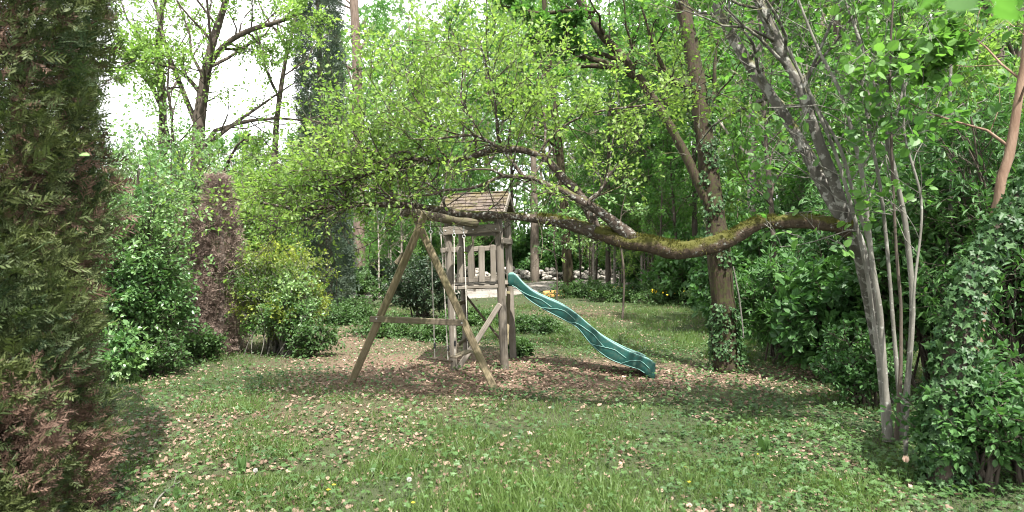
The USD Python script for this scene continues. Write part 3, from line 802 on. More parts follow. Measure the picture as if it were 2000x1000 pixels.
d = 20.
conifer("columnar_conifer", "tall narrow grey green columnar conifer standing against the sky", ground_at(645, d), along([(645, 610, d), (640, 450, d), (630, 250, d), (622, 60, d), (618, -120, d), (616, -240, d)]), [.62, .68, .6, .62, .5, .1], 15000, .26, "conifer_grey", "dead_conifer", .80, .12, "bark_dark", 61, inner=.4, up=.8)
conifer("foreground_conifer", "big dark foreground conifer with reddish dead patches filling the left edge", (-3.25, 3.75, -.05), [(-3.22, 3.75, 0), (-3.24, 3.75, 1.2), (-3.22, 3.75, 2.5), (-3.2, 3.75, 3.8), (-3.2, 3.75, 5.5)], [.82, .78, .8, .78, .5], 44000, .10, "conifer", "dead_conifer", .60, .1, "bark_red", 62, kind="spray", rag=.28, inner=.5, up=.5)
conifer("conifer", "narrow olive conifer just behind the big foreground conifer", (-3.72, 5.0, -.05), [(-3.72, 5.0, 0), (-3.72, 5.0, 1.5), (-3.7, 5.0, 3.2), (-3.68, 5.0, 5.2)], [.46, .5, .48, .3], 15000, .08, "conifer", "dead_conifer", .64, .07, "bark_red", 63, kind="spray", rag=.28, inner=.5, up=.8)
conifer("conifer", "dark conifer behind the big foreground conifer at the left edge", (-4.05, 4.75, -.05), [(-4.05, 4.75, 0), (-4.05, 4.75, 1.5), (-4.05, 4.75, 3.2), (-4.05, 4.75, 5.6)], [.75, .75, .72, .4], 16000, .13, "conifer", "dead_conifer", .66, .08, "bark_red", 67, inner=.4, up=.6)
conifer("low_conifer", "low dark conifer bush at the foot of the big foreground conifer", (-2.75, 3.45, -.03), [(-2.9, 3.42, 0), (-2.9, 3.42, .5), (-2.9, 3.42, .95), (-2.88, 3.42, 1.25)], [.5, .46, .34, .06], 13000, .09, "conifer", "dead_conifer", .70, .04, "bark_red", 64, kind="spray", inner=.5, up=.6)
d = 11.
conifer("dead_conifer", "dead brown column conifer left of the golden shrub, nearest the shrub", ground_at(432, d), along([(430, 700, d), (432, 600, d), (434, 500, d), (430, 420, d), (424, 345, d)]), [.3, .33, .3, .24, .1], 8000, .11, "conifer", "dead_grey", -1, .06, "bark_pale", 65, kind="spray_small", inner=.35, up=.5, rag=.9, freq=3.0)
conifer("dead_conifer", "dead brown conifer with a bare grey trunk beside the pale leafy shrub", ground_at(372, d - .3), along([(378, 700, d - .3), (374, 600, d - .3), (374, 500, d - .3), (378, 410, d - .3)]), [.36, .32, .26, .14], 5200, .11, "conifer", "dead_grey", -1, .075, "bark_hazel", 66, kind="spray_small", inner=.3, up=.5, rag=.9, freq=3.0)


# ------------------------------------------------------------------ shrubs
def shrub(name, label, base, radii, zc, stems, levels, m, size, kind, leaf, bark, seed, lo=.15, category="shrub", group=None, spread=.05, upn=.8, face=None, rad=.018, tscale=1.6):
    """Stems fan out from the base to points over an ellipsoid; twigs and leaves grow on them."""
    rng = np.random.default_rng(seed)
    base = np.array(base, float)
    g = norm(rng.normal(size=(stems, 3))); g[:, 2] = np.abs(g[:, 2]) * 1.0 - .35
    if face is not None:
        g[:, :2] += face
    tgt = base + np.array([0, 0, zc]) + norm(g) * np.array(radii) * rng.uniform(.7, 1.05, (stems, 1))
    tgt[:, 2] = np.maximum(tgt[:, 2], base[2] + lo)
    b0 = base + np.column_stack([rng.normal(0, .12 * radii[0], stems), rng.normal(0, .12 * radii[1], stems), np.full(stems, -.05)])
    k = np.linspace(0, 1, 8)[None, :, None]
    mid = np.column_stack([(b0[:, :2] * .6 + tgt[:, :2] * .4), base[2] + (tgt[:, 2] - base[2]) * .75])
    P = b0[:, None] * (1 - k) ** 2 + 2 * mid[:, None] * k * (1 - k) + tgt[:, None] * k ** 2
    P = P + rng.normal(0, .02, P.shape) * np.sin(np.pi * k)
    R = rad * rng.uniform(.7, 1.2, (stems, 1)) * np.linspace(1, .3, 8)[None]
    wood = [tubes(P, R, 6)]
    for lv in levels:
        P, R = grow(rng, P, R, **lv)
        wood.append(tubes(P, np.maximum(R, .002), 3))
    pos, dd, nr, _ = on_twigs(rng, P, m, spread, upn=upn)
    ok = pos[:, 2] > gz(pos[:, 0], pos[:, 1]) + .02
    pos, dd, nr = pos[ok], dd[ok], nr[ok]
    t = Thing(name, label, category, base, group)
    t.part("stem", join(*wood), bark)
    t.part("foliage", leafage(kind, pos, dd, nr, size * rng.uniform(.65, 1.3, len(pos)), clump_tone(rng, pos, tscale, seed)), leaf, smooth=False)
    return t


S2 = lambda a=7, b=4, t0=.3: [dict(n=a, t0=t0, ang=.9, L=(.25, .5), k=5, up=.1, r=.5), dict(n=b, t0=.15, ang=.9, L=(.4, .8), k=4, up=.05, r=.5)]
shrub("leafy_shrub", "tall pale green broadleaf shrub in sunlight beside the left conifers", ground_at(262, 9.2), (.7, .75, 1.6), 1.35, 85, S2(8, 5, .15), 8, .058, "oval", "shrub_leaf", "bark_dark", 71)
shrub("leafy_shrub", "bright leafy shrub spilling over the dead brown conifers on the left", ground_at(325, 11.4), (1.1, .6, 1.8), 2.2, 60, S2(7, 5, .2), 7, .06, "oval", "shrub_leaf", "bark_dark", 72)
shrub("golden_shrub", "rounded shrub with golden tips and dark hollow base left of the swing", ground_at(548, 11.2), (.76, .7, .85), .9, 60, S2(8, 5), 9, .042, "oval", "gold_leaf", "bark_hazel", 73, lo=.2)
shrub("trailing_shrub", "blue green trailing shrub growing in front of the golden shrub", ground_at(555, 10.8), (.5, .3, .6), .8, 26, S2(7, 4), 8, .045, "oval", "shrub_leaf", "bark_hazel", 74)
shrub("dark_bush", "dark purple green bush behind the swing ropes", ground_at(825, 17.0), (.95, .7, .75), .75, 40, S2(8, 5), 9, .06, "oval", "dark_leaf", "bark_dark", 75)
shrub("dark_bush", "low dark bush by the foot of the reddish trunk", ground_at(745, 27), (1.4, .8, .8), .7, 30, S2(7, 5), 8, .09, "oval", "dark_leaf", "bark_dark", 76)
shrub("low_shrub", "green undergrowth shrub behind the left leg of the swing frame", ground_at(700, 21), (1.5, .8, .6), .5, 30, S2(7, 5), 8, .07, "oval", "ground_leaf", "bark_dark", 77)
shrub("leafy_shrub", "fresh green shrub behind the golden shrub on the left", ground_at(480, 15), (1.6, 1., 1.6), 1.8, 40, S2(8, 5), 8, .09, "oval", "spring_leaf", "bark_dark", 78)
shrub("leafy_shrub", "large soft green shrub filling the gap below the white sky", ground_at(395, 16), (1.6, 1., 2.0), 2.3, 44, S2(8, 5), 8, .09, "oval", "spring_leaf", "bark_dark", 79)
# right hand undergrowth
R_ = [(1545, 10.0, (.9, .7, .75), .8, "laurel shrub with long leaves at the wood edge right of the forked tree"), (1640, 8.6, (.8, .6, .8), .8, "laurel shrub hanging over the leaf litter left of the grey stems"),
      (1700, 10.5, (1.1, .8, 1.5), 1.5, "tall laurel behind the mottled leaning trunks"), (1830, 8.0, (1.0, .7, 1.7), 1.7, "tall laurel between the grey stems and the ivy trunk"),
      (1985, 6.8, (.9, .7, 1.7), 1.7, "dark laurel at the right edge behind the ivy trunk"), (1480, 13.5, (1.2, .8, 1.2), 1.2, "green laurel thicket in the dark behind the forked tree"), (1610, 14.0, (1.6, .8, 1.8), 1.8, "deep green thicket far behind the laurels")]
for k, (px, d, r, zc, lab) in enumerate(R_):
    shrub("laurel_shrub", lab, ground_at(px, d), r, zc, int(34 * r[0] * r[2] ** .5) + 12, S2(7, 4), 7, .12 if d > 8.3 else .10, "long" if k % 2 == 0 else "oval", "laurel_leaf", "bark_dark", 80 + k, spread=.06)
for k, (px, d, lab) in enumerate([(1905, 4.6, "low leafy shrub at the foot of the ivy trunk"), (2010, 4.7, "dark low shrub in the bottom right corner"), (1690, 7.0, "leafy seedling shrub left of the grey stems' foot")]):
    shrub("low_shrub", lab, ground_at(px, d), (.42, .35, .45), .4, 26, S2(7, 4), 7, .05, "oval", "laurel_leaf", "bark_dark", 95 + k)
for k, (px, d, r_, lab) in enumerate([(230, 8.3, (.3, .25, .4), "pale seedling with big leaves at the foot of the pale leafy shrub"), (300, 8.9, (.5, .3, .3), "low leafy growth in front of the pale leafy shrub"), (395, 10.2, (.3, .2, .15), "low leafy growth in front of the dead brown conifers"), (600, 10.6, (.5, .3, .25), "low weeds at the right foot of the golden shrub")]):
    shrub("low_shrub", lab, ground_at(px, d), r_, .3, 22, S2(6, 3, .2), 5, .075 if k == 0 else .055, "oval", "shrub_leaf" if k == 0 else "ground_leaf", "bark_dark", 110 + k, rad=.007)
for k, (px, d, r_, lab) in enumerate([(760, 13.2, (.9, .45, .28), "weed clump behind the cross bar of the swing frame"), (865, 12.6, (.7, .4, .25), "weed clump behind the swing ropes"), (690, 15.5, (.9, .5, .3), "weed clump left of the swing frame by the worn path"), (655, 18.5, (1.2, .6, .35), "tall weeds at the foot of the columnar conifer"),
                                        (925, 15.5, (.7, .5, .28), "weed clump seen under the tower deck"), (1045, 14.0, (.7, .5, .2), "low weeds behind the far tower post"), (1010, 10.6, (.22, .2, .14), "small dark weed tuft at the foot of the far tower post")]):
    shrub("weed_clump", lab, ground_at(px, d), r_, .1, 40, S2(6, 4, .15), 6, .05 if d < 14 else .06, "oval", "ground_leaf", "bark_dark", 121 + k, category="weeds", rad=.005, lo=.08)
for k, (px, d, zt_, lab) in enumerate([(1215, 16.5, 3.1, "slender sapling with pale layered leaves behind the mossy limb"), (1085, 19, 2.9, "slender sapling with pale layered leaves behind the top of the slide")]):
    g_ = ground_at(px, d)
    own_tree("sapling", lab, g_, [(np.array([g_, g_ + [.05, 0, zt_ * .35], g_ + [-.05, .05, zt_ * .7], g_ + [.08, 0, zt_]]), [.03, .026, .02, .008])],
             [dict(n=9, t0=.55, ang=1.25, L=(.28, .48), k=6, up=-.02, wob=.1, r=.5, squash=np.array([1, 1, .2]), taper=.3), dict(n=6, t0=.2, ang=.8, L=(.35, .6), up=0, r=.5, squash=np.array([1, 1, .2]))], 10, .085, "oval", "bark_dark", "shrub_leaf", 140 + k, spread=.06, upn=2.0)
# band of weeds with yellow flowers along the far edge of the lawn
for k, (px, d, r) in enumerate([(1150, 25.5, (1.6, .8, .45)), (1230, 23.5, (1.6, .8, .5)), (1320, 22, (1.6, .8, .45)), (1395, 20.5, (1.3, .8, .5))]):
    shrub("weed_clump", ["sunlit weed clump by the foot of the mossy grey trunk", "weed clump with yellow flowers left of the dark wood", "weed clump at the shaded end of the lawn", "weed clump behind the forked tree trunk"][k], ground_at(px, d), r, .2, 40, S2(6, 4, .2), 7, .075, "oval", "ground_leaf", "bark_dark", 101 + k, category="weeds", rad=.008)

# ------------------------------------------------------------------ the leaning tree on the right and its long mossy limb
rng = np.random.default_rng(201)
base = ground_at(1736, 7.3) - [0, 0, .03]
T = Thing("leaning_tree", "leaning mottled tree whose long mossy limb reaches left over the swing", "tree", base)
T.part("trunk", tube(np.vstack([[base], along([(1722, 720, 6.9), (1702, 600, 6.5), (1684, 510, 6.2), (1655, 440, 6.0), (1622, 385, 6.05), (1590, 325, 6.1), (1560, 270, 6.2), (1505, 185, 6.3), (1460, 120, 6.4), (1420, 55, 6.5), (1385, -15, 6.6), (1330, -130, 6.8)])]),
                     [.085, .066, .064, .066, .075, .06, .056, .052, .05, .048, .043, .038, .026], 60, 12, .16, 9, 3), "bark_mottled")
T.part("trunk", tube(along([(1665, 455, 6.0), (1640, 385, 5.95), (1612, 310, 5.9), (1590, 250, 5.9), (1568, 185, 5.9), (1530, 110, 5.9), (1485, 10, 5.9), (1440, -110, 5.9)]), [.06, .053, .05, .05, .047, .044, .038, .026], 44, 12, .16, 9, 4), "bark_mottled")
limb = along([(1662, 445, 6.0), (1620, 438, 6.05), (1560, 432, 6.1), (1492, 434, 6.15), (1432, 464, 6.2), (1380, 482, 6.25), (1325, 489, 6.3), (1270, 478, 6.35), (1215, 470, 6.4), (1160, 452, 6.45), (1105, 436, 6.5), (1050, 427, 6.6), (985, 421, 6.7), (915, 419, 6.8), (850, 408, 6.9), (780, 400, 6.95), (710, 400, 7.0), (650, 404, 7.05), (590, 408, 7.1), (520, 398, 7.15), (440, 388, 7.2)])
lr = np.array([.055, .05, .05, .062, .075, .08, .082, .082, .078, .07, .052, .044, .04, .038, .036, .031, .027, .022, .018, .013, .006])
lr2 = lr * 1.0
lr2[:3] = [.1, .072, .058]
T.part("limb", tube(limb[:11], lr2[:11], 80, 16, .26, 9, 5, cap=False), "bark_moss", label="thick mossy limb curving down and reaching left across the picture")
T.part("limb", tube(limb[9:], lr2[9:], 110, 12, .24, 11, 5), "bark_lichen", label="long outer end of the limb, dark with pale lichen, passing over the swing beam")
rm = np.random.default_rng(207)
n = 9000
s = spline(np.column_stack([limb[:12], lr2[:12]]), 120)
t_ = rm.random(n) * 118.9; i_ = t_.astype(int); fr = (t_ - i_)[:, None]
c_ = s[i_] * (1 - fr) + s[i_ + 1] * fr
tg = norm(s[i_ + 1, :3] - s[i_, :3]); sd = norm(np.cross(tg, [0, 0, 1.])); upv = np.cross(sd, tg)
th = rm.normal(0, .85, n)
o_ = np.cos(th)[:, None] * upv + np.sin(th)[:, None] * sd
mk = meshkit.fbm(c_[:, :3] * 4 + o_ * .4, 3, 55) > .42
pos = (c_[:, :3] + o_ * (c_[:, 3] * .98)[:, None])[mk]
n = len(pos)
T.part("moss", leafage("blade", pos, norm(o_[mk] + rm.normal(0, .5, (n, 3))), norm(rm.normal(size=(n, 3))), rm.uniform(.012, .035, n), rm.random(n)), "moss", smooth=False, kind="stuff")
SUB = [
    ([(1165, 455, 6.45), (1148, 408, 6.5), (1122, 368, 6.55), (1096, 345, 6.6), (1076, 320, 6.6), (1050, 302, 6.65), (1015, 292, 6.7), (985, 290, 6.7), (950, 296, 6.75), (915, 308, 6.8), (880, 313, 6.8), (825, 311, 6.85), (770, 320, 6.9), (740, 333, 6.9), (690, 350, 6.95), (635, 366, 7.0), (590, 372, 7.05), (540, 380, 7.1)],
     [.045, .042, .04, .038, .036, .035, .033, .032, .031, .029, .027, .023, .02, .017, .015, .012, .009, .004]),
    ([(1240, 470, 6.4), (1205, 440, 6.35), (1170, 412, 6.3), (1130, 390, 6.3), (1100, 372, 6.3), (1070, 362, 6.3), (1035, 346, 6.35), (985, 344, 6.4), (965, 350, 6.4), (940, 362, 6.45), (905, 370, 6.5), (870, 371, 6.5), (845, 380, 6.55), (800, 383, 6.6), (760, 376, 6.7)],
     [.06, .05, .042, .036, .03, .025, .021, .018, .016, .014, .012, .01, .009, .007, .004]),
    ([(1022, 345, 6.35), (1005, 322, 6.4), (990, 300, 6.45), (960, 280, 6.4), (925, 264, 6.35), (880, 268, 6.3), (830, 272, 6.3), (795, 270, 6.3)], [.018, .017, .017, .018, .016, .012, .008, .004]),
    ([(983, 345, 6.4), (955, 331, 6.3), (915, 332, 6.2), (880, 345, 6.2)], [.012, .01, .007, .003]),
    ([(985, 289, 6.7), (972, 262, 6.6), (968, 200, 6.5), (950, 130, 6.4), (938, 80, 6.4)], [.016, .013, .011, .008, .004]),
    ([(806, 311, 6.85), (800, 297, 6.8), (780, 297, 6.8), (752, 312, 6.8), (735, 298, 6.8), (700, 278, 6.75), (690, 255, 6.7), (690, 215, 6.7)], [.016, .015, .015, .014, .012, .01, .007, .004]),
    ([(870, 412, 6.88), (866, 392, 6.8), (855, 374, 6.75), (840, 362, 6.7), (812, 350, 6.7)], [.014, .012, .01, .008, .004]),
    ([(780, 398, 6.95), (745, 380, 6.9), (722, 366, 6.8), (700, 360, 6.8), (670, 362, 6.8)], [.014, .011, .009, .007, .003]),
    ([(674, 402, 7.02), (672, 388, 7.0), (654, 362, 6.95), (640, 340, 6.9), (605, 320, 6.9)], [.012, .01, .009, .007, .004]),
    ([(660, 404, 7.05), (630, 417, 7.0), (590, 430, 6.95), (555, 440, 6.9), (520, 465, 6.9)], [.009, .008, .006, .005, .003]),
    ([(790, 405, 6.95), (775, 430, 6.9), (752, 455, 6.85), (715, 480, 6.8), (690, 490, 6.8)], [.008, .007, .006, .005, .003]),
    ([(1170, 412, 6.3), (1150, 395, 6.25), (1175, 370, 6.3), (1190, 340, 6.3), (1215, 322, 6.3)], [.02, .017, .014, .01, .005]),
    ([(1096, 345, 6.6), (1075, 385, 6.5), (1040, 420, 6.4)], [.008, .006, .003]),
    ([(1050, 300, 6.65), (1075, 270, 6.6), (1120, 235, 6.5), (1180, 215, 6.4), (1260, 205, 6.4), (1330, 180, 6.4), (1380, 160, 6.4)], [.012, .012, .011, .011, .01, .007, .004]),
    ([(880, 312, 6.8), (850, 280, 6.9), (835, 230, 7), (800, 170, 7.1), (790, 110, 7.2)], [.013, .012, .01, .007, .004]),
    ([(930, 300, 6.78), (925, 240, 6.9), (900, 190, 7.0), (905, 120, 7.1), (880, 60, 7.2)], [.013, .012, .01, .007, .004]),
    ([(1060, 305, 6.65), (1065, 240, 6.8), (1050, 170, 6.9), (1060, 110, 7.0)], [.014, .012, .009, .004]),
    ([(740, 333, 6.9), (715, 300, 7), (690, 260, 7.1), (650, 240, 7.1)], [.01, .009, .007, .004]),
]
lines = [(along(p), np.array(r)) for p, r in SUB]
for k, (p, r) in enumerate(lines):
    T.part("branch", tube(p, r * (1.12 if k < 2 else 1), 50 if k < 2 else 22, 10 if k < 2 else 7, .2, 14, 20 + k), "bark_lichen")
# twigs and leaves grow along the limb's outer half and the branches
L0 = [(limb[14:], lr[14:])] + lines
P, Rr = stack(L0)
ln = np.linalg.norm(np.diff(P, axis=1), axis=2).sum(1)
tw, tr = [], []
for k in range(len(P)):
    reps = max(4, int(ln[k] * (5 if k in (2, 4) else 15)))
    a, b = grow(rng, P[k:k + 1], np.maximum(Rr[k:k + 1], .007), reps, t0={1: .52, 2: .4}.get(k, .12), ang=1.15, L=(.25, .7), k=6, up=.1, wob=.2, r=.5, taper=0, squash=np.array([1, 1, .45]))
    sc = rng.uniform(.3, .95, len(a)) / np.maximum(np.linalg.norm(np.diff(a, axis=1), axis=2).sum(1), 1e-6)
    a = a[:, :1] + (a - a[:, :1]) * sc[:, None, None]
    tw.append(a); tr.append(b)
tw, tr = np.vstack(tw), np.vstack(tr)
t2, r2 = grow(rng, tw, tr, 6, t0=.2, ang=.8, L=(.35, .7), k=5, up=.04, wob=.22, r=.6, taper=.3)
T.part("twigs", join(tubes(tw, np.maximum(tr, .0035), 4), tubes(t2, np.maximum(r2, .002), 3)), "bark_lichen", kind="stuff")
ends = np.vstack([t2, np.repeat(tw, 1, 0)[:, 1:]])
pos, dd, nr, _ = on_twigs(rng, ends, 13, .05, t0=.25, upn=1.0)
# thinner towards the bare underside
over_roof = (pos[:, 0] > -1.0) & (pos[:, 0] < .25) & (pos[:, 2] < 2.33)
low = (pos[:, 0] > -1.3) & (pos[:, 0] < 1.2) & (pos[:, 2] < 2.72)
keep = rng.random(len(pos)) < np.where(low, .45, .85) * np.clip(.35 + (pos[:, 2] - 1.95) * 1.1, .22, 1) * np.where(over_roof, np.where(pos[:, 0] < -.55, .4, .06), 1)
pos, dd, nr = pos[keep], dd[keep], nr[keep]
T.part("leaves", leafage("lobed", pos, dd, nr, rng.uniform(.028, .06, len(pos)), clump_tone(rng, pos, 2.2, 4)), "oak_leaf", smooth=False, kind="stuff")
N_LIMB = len(pos)
# crown of the two leaning stems, out over the clearing
st = [(along([(1560, 270, 6.2), (1505, 185, 6.3), (1460, 120, 6.4), (1420, 55, 6.5), (1385, -15, 6.6), (1330, -130, 6.8)]), [.06, .06, .058, .05, .045, .03]),
      (along([(1590, 250, 5.9), (1568, 185, 5.9), (1530, 110, 5.9), (1485, 10, 5.9), (1440, -110, 5.9)]), [.06, .056, .052, .045, .03])]
P, Rr = stack(st)
P, Rr = grow(rng, P, Rr, 14, t0=.1, ang=1.0, L=(.4, .8), k=6, up=.05, r=.35, taper=.2)
wd = [tubes(P, Rr, 5)]
P, Rr = grow(rng, P, Rr, 5, t0=.3, ang=.8, L=(.35, .6), up=.05, r=.5); wd.append(tubes(P, np.maximum(Rr, .003), 3))
P, Rr = grow(rng, P, Rr, 4, t0=.2, ang=.8, L=(.4, .8), k=4, r=.5); wd.append(tubes(P, np.maximum(Rr, .002), 3))
T.part("twigs", join(*wd), "bark_mottled", kind="stuff")
pos, dd, nr, _ = on_twigs(rng, P, 7, .05)
keep = (rng.random(len(pos)) < .10) | (pos[:, 2] > 3.9)
pos, dd, nr = pos[keep], dd[keep], nr[keep]
T.part("leaves", leafage("oval", pos, dd, nr, rng.uniform(.05, .09, len(pos)), clump_tone(rng, pos, 1.5, 6)), "hazel_leaf", smooth=False, kind="stuff")

# hazel: grey thin stems
rng = np.random.default_rng(202)
base = ground_at(1745, 5.6)
H = Thing("hazel", "hazel with a sheaf of slender grey stems in front of the laurels", "hazel", base)
HS = [([(1730, 862, 5.65), (1700, 580, 5.75), (1642, 330, 5.8), (1565, 150, 5.9), (1500, 20, 6.0), (1460, -60, 6.1)], [.02, .019, .018, .016, .013, .009]),
      ([(1764, 862, 5.65), (1742, 600, 5.7), (1724, 400, 5.7), (1694, 230, 5.75), (1672, 60, 5.8), (1660, -60, 5.9)], [.019, .018, .017, .015, .012, .008]),
      ([(1735, 862, 5.55), (1722, 640, 5.6), (1702, 500, 5.6), (1685, 350, 5.6), (1668, 270, 5.6), (1645, 190, 5.6), (1600, 100, 5.7), (1560, 0, 5.8)], [.026, .025, .024, .022, .02, .018, .015, .01]),
      ([(1758, 862, 5.6), (1775, 720, 5.6), (1782, 600, 5.6), (1770, 450, 5.6), (1745, 325, 5.6), (1730, 260, 5.6), (1712, 185, 5.6), (1690, 115, 5.6), (1650, 0, 5.7)], [.028, .026, .026, .025, .024, .022, .02, .017, .01]),
      ([(1750, 858, 5.5), (1760, 620, 5.5), (1750, 480, 5.5), (1742, 300, 5.5), (1738, 150, 5.5), (1745, 0, 5.5)], [.016, .015, .014, .013, .012, .008]),
      ([(1740, 862, 5.7), (1716, 600, 5.8), (1698, 480, 5.8), (1670, 390, 5.8), (1645, 300, 5.8), (1590, 200, 5.9), (1540, 90, 6)], [.022, .021, .02, .019, .017, .014, .008]),
      ([(1768, 900, 5.3), (1776, 740, 5.3), (1786, 560, 5.3), (1800, 400, 5.35), (1765, 240, 5.4), (1770, 160, 5.4)], [.014, .013, .012, .011, .01, .006]),
      ([(1838, 680, 7.5), (1842, 560, 7.5), (1856, 420, 7.5), (1860, 300, 7.5), (1856, 200, 7.5), (1862, 60, 7.5)], [.035, .03, .028, .026, .02, .012]),
      ([(1745, 245, 5.5), (1758, 200, 5.5), (1775, 130, 5.6), (1830, 112, 5.6), (1842, 100, 5.6)], [.012, .012, .012, .01, .006])]
hl = [(along(p), np.array(r)) for p, r in HS]
for k, (p, r) in enumerate(hl):
    H.part("stem", tube(p, r * .85 * np.concatenate([[1.5], np.ones(len(r) - 1)]), 36, 9, .08, 12, 60 + k), "bark_hazel" if k != 4 else "bark_dark")
P, Rr = stack(hl)
P, Rr = grow(rng, P, Rr, 8, t0=.5, ang=1.0, L=(.2, .42), k=6, up=.1, r=.35, taper=.2)
wd = [tubes(P, np.maximum(Rr, .003), 4)]
P, Rr = grow(rng, P, Rr, 4, t0=.3, ang=.8, L=(.35, .7), up=.0, r=.5); wd.append(tubes(P, np.maximum(Rr, .0025), 3))
P, Rr = grow(rng, P, Rr, 3, t0=.2, ang=.8, L=(.4, .8), k=4, r=.5); wd.append(tubes(P, np.maximum(Rr, .002), 3))
H.part("twigs", join(*wd), "bark_hazel", kind="stuff")
pos, dd, nr, _ = on_twigs(rng, P, 6, .05)
keep = rng.random(len(pos)) < np.where(pos[:, 0] / pos[:, 1] < .5, .16, np.where(pos[:, 2] > 3.2, .85, .7))
pos, dd, nr = pos[keep], dd[keep], nr[keep]
H.part("leaves", leafage("round", pos, dd, nr, rng.uniform(.04, .09, len(pos)), clump_tone(rng, pos, 1.5, 6)), "hazel_leaf", smooth=False, kind="stuff")

# ivy trunk, reddish trunk at the edge
rng = np.random.default_rng(203)


def ivy_on(rng, p, r, n, off, size, patchy=0.0):
    s = spline(np.column_stack([p, r]), 60)
    t = rng.random(n) * 58.99; i = t.astype(int); fr = (t - i)[:, None]
    c = s[i] * (1 - fr) + s[i + 1] * fr
    th = rng.uniform(0, 2 * np.pi, n)
    o = np.stack([np.cos(th), np.sin(th), 0 * th], -1)
    cl = meshkit.fbm(np.column_stack([np.cos(th), np.sin(th), c[:, 2] * 2.5]) * 1.2, 3, 77)
    ok = cl > patchy
    c, o, cl, th = c[ok], o[ok], cl[ok], th[ok]
    n = len(c)
    pos = c[:, :3] + o * (c[:, 3] + off * (.15 + 1.6 * np.clip(cl - .2, 0, 1)) * rng.random(n))[:, None]
    d_ = norm(rng.normal(0, .6, pos.shape) + [0, 0, -.7] + .3 * o)
    return leafage("ivy", pos, d_, norm(o + rng.normal(0, .35, pos.shape) + [0, 0, .4]), size * rng.uniform(.6, 1.3, n), rng.random(n))


b = ground_at(1838, 4.55) - [0, 0, .03]
I_ = Thing("ivy_trunk", "leaning trunk thickly covered in dark ivy at the right", "tree", b)
p = np.vstack([[b], along([(1850, 800, 4.55), (1868, 690, 4.55), (1890, 580, 4.55), (1925, 490, 4.6), (1975, 410, 4.6), (2050, 300, 4.7)])]); r = np.array([.09, .08, .075, .07, .06, .055, .05])
I_.part("trunk", tube(p, r, 40, 10, .1, 8, 8), "bark_dark")
I_.part("ivy", ivy_on(rng, p, r + .005, 3000, .11, .05), "ivy_leaf", smooth=False, kind="stuff")
b = ground_at(1838, 4.3)
own_tree("red_stem_tree", "reddish bare stem rising at the right edge", at(1880, 500, 5.5) * [1, 1, 0], [(np.vstack([at(1880, 500, 5.5) * [1, 1, 0], along([(1932, 470, 5.4), (1950, 380, 5.3), (1972, 300, 5.3), (1988, 200, 5.3), (2003, 100, 5.3), (2010, -60, 5.3)])]), [.03, .036, .036, .034, .03, .025, .02])],
         [dict(n=6, t0=.6, ang=.9, L=(.25, .5), k=5, up=.2, r=.4), dict(n=4, t0=.2, ang=.8, L=(.4, .7), r=.5)], 7, .075, "oval", "bark_orange", "laurel_leaf", 204)
# ivy on the foot of the forked tree
rng = np.random.default_rng(205)
p = np.vstack([ground_at(1420, 9.3), along([(1418, 690, 9.3), (1412, 600, 9.3), (1404, 500, 9.3), (1392, 390, 9.4), (1376, 270, 9.5), (1362, 165, 9.6)])])
T2 = Thing("climbing_ivy", "ivy climbing the foot of the large forked trunk", "ivy", ground_at(1420, 9.3))
T2.part("leaves", ivy_on(rng, p, np.array([.24, .18, .165, .16, .15, .13, .12]), 5200, .10, .045, .56), "ivy_leaf", smooth=False, kind="stuff")
T2.part("leaves", ivy_on(rng, p[:3], np.array([.25, .185, .17]), 1000, .08, .042, .40), "ivy_leaf", smooth=False, kind="stuff")
T2.part("stem", tube(along([(1452, 660, 9.2), (1446, 600, 9.15), (1440, 560, 9.1), (1432, 520, 9.1)]), [.012, .012, .01, .008], 16, 6), "bark_hazel")

# near leaf cluster hanging into the top right of the picture, a branch tip
rng = np.random.default_rng(206)
L_ = Thing("branch_tip", "large bright leaves of a near branch hanging in at the top right", "branch", at(1900, 10, 1.25))
for k, (px, py, d_, s_, dr, nn) in enumerate([(1885, -40, 1.15, .085, (-.25, -.55, -.75), (-.1, .45, .9)), (1925, -30, 1.2, .075, (.3, -.5, -.7), (.15, .4, .9)), (1860, -30, 1.1, .085, (-.85, -.3, -.5), (-.1, .5, .85)), (1940, 10, 1.25, .05, (.5, -.3, -.5), (.1, .4, .9))]):
    v, f_, tn = leafage("round", at(px, py, d_)[None], np.array([dr]), np.array([nn], float), s_, .5)
    L_.part("leaf", (v, f_, tn), "wood_leaf", smooth=True)
L_.part("twig", tube([at(1880, -30, 1.25), at(1925, 0, 1.3), at(1975, -30, 1.35), at(2080, -80, 1.4)], [.0016, .002, .0024, .003], 16, 6), "bark_dark")
# a single pale leaf caught in the conifer
lf = leafage("round", at(156, 302, 3.0)[None], np.array([[.9, 0, -.05]]), np.array([[0, -.5, .85]]), .042, 1.0)
solo("fallen_leaf", lf, "shrub_leaf", "single pale leaf caught on the big foreground conifer", "leaf", smooth=False)

# ------------------------------------------------------------------ wooden play set: tower, swing frame and slide
TILT = math.radians(2.5)


def lean(v, x0=-.45):
    v = np.array(v, float)
    x_, z_ = v[:, 0] - x0, v[:, 2].copy()
    v[:, 0] = x0 + x_ * math.cos(TILT) - z_ * math.sin(TILT)
    v[:, 2] = x_ * math.sin(TILT) * .7 + z_ * math.cos(TILT)
    return v


def L(geo):
    return (lean(geo[0]),) + tuple(geo[1:])


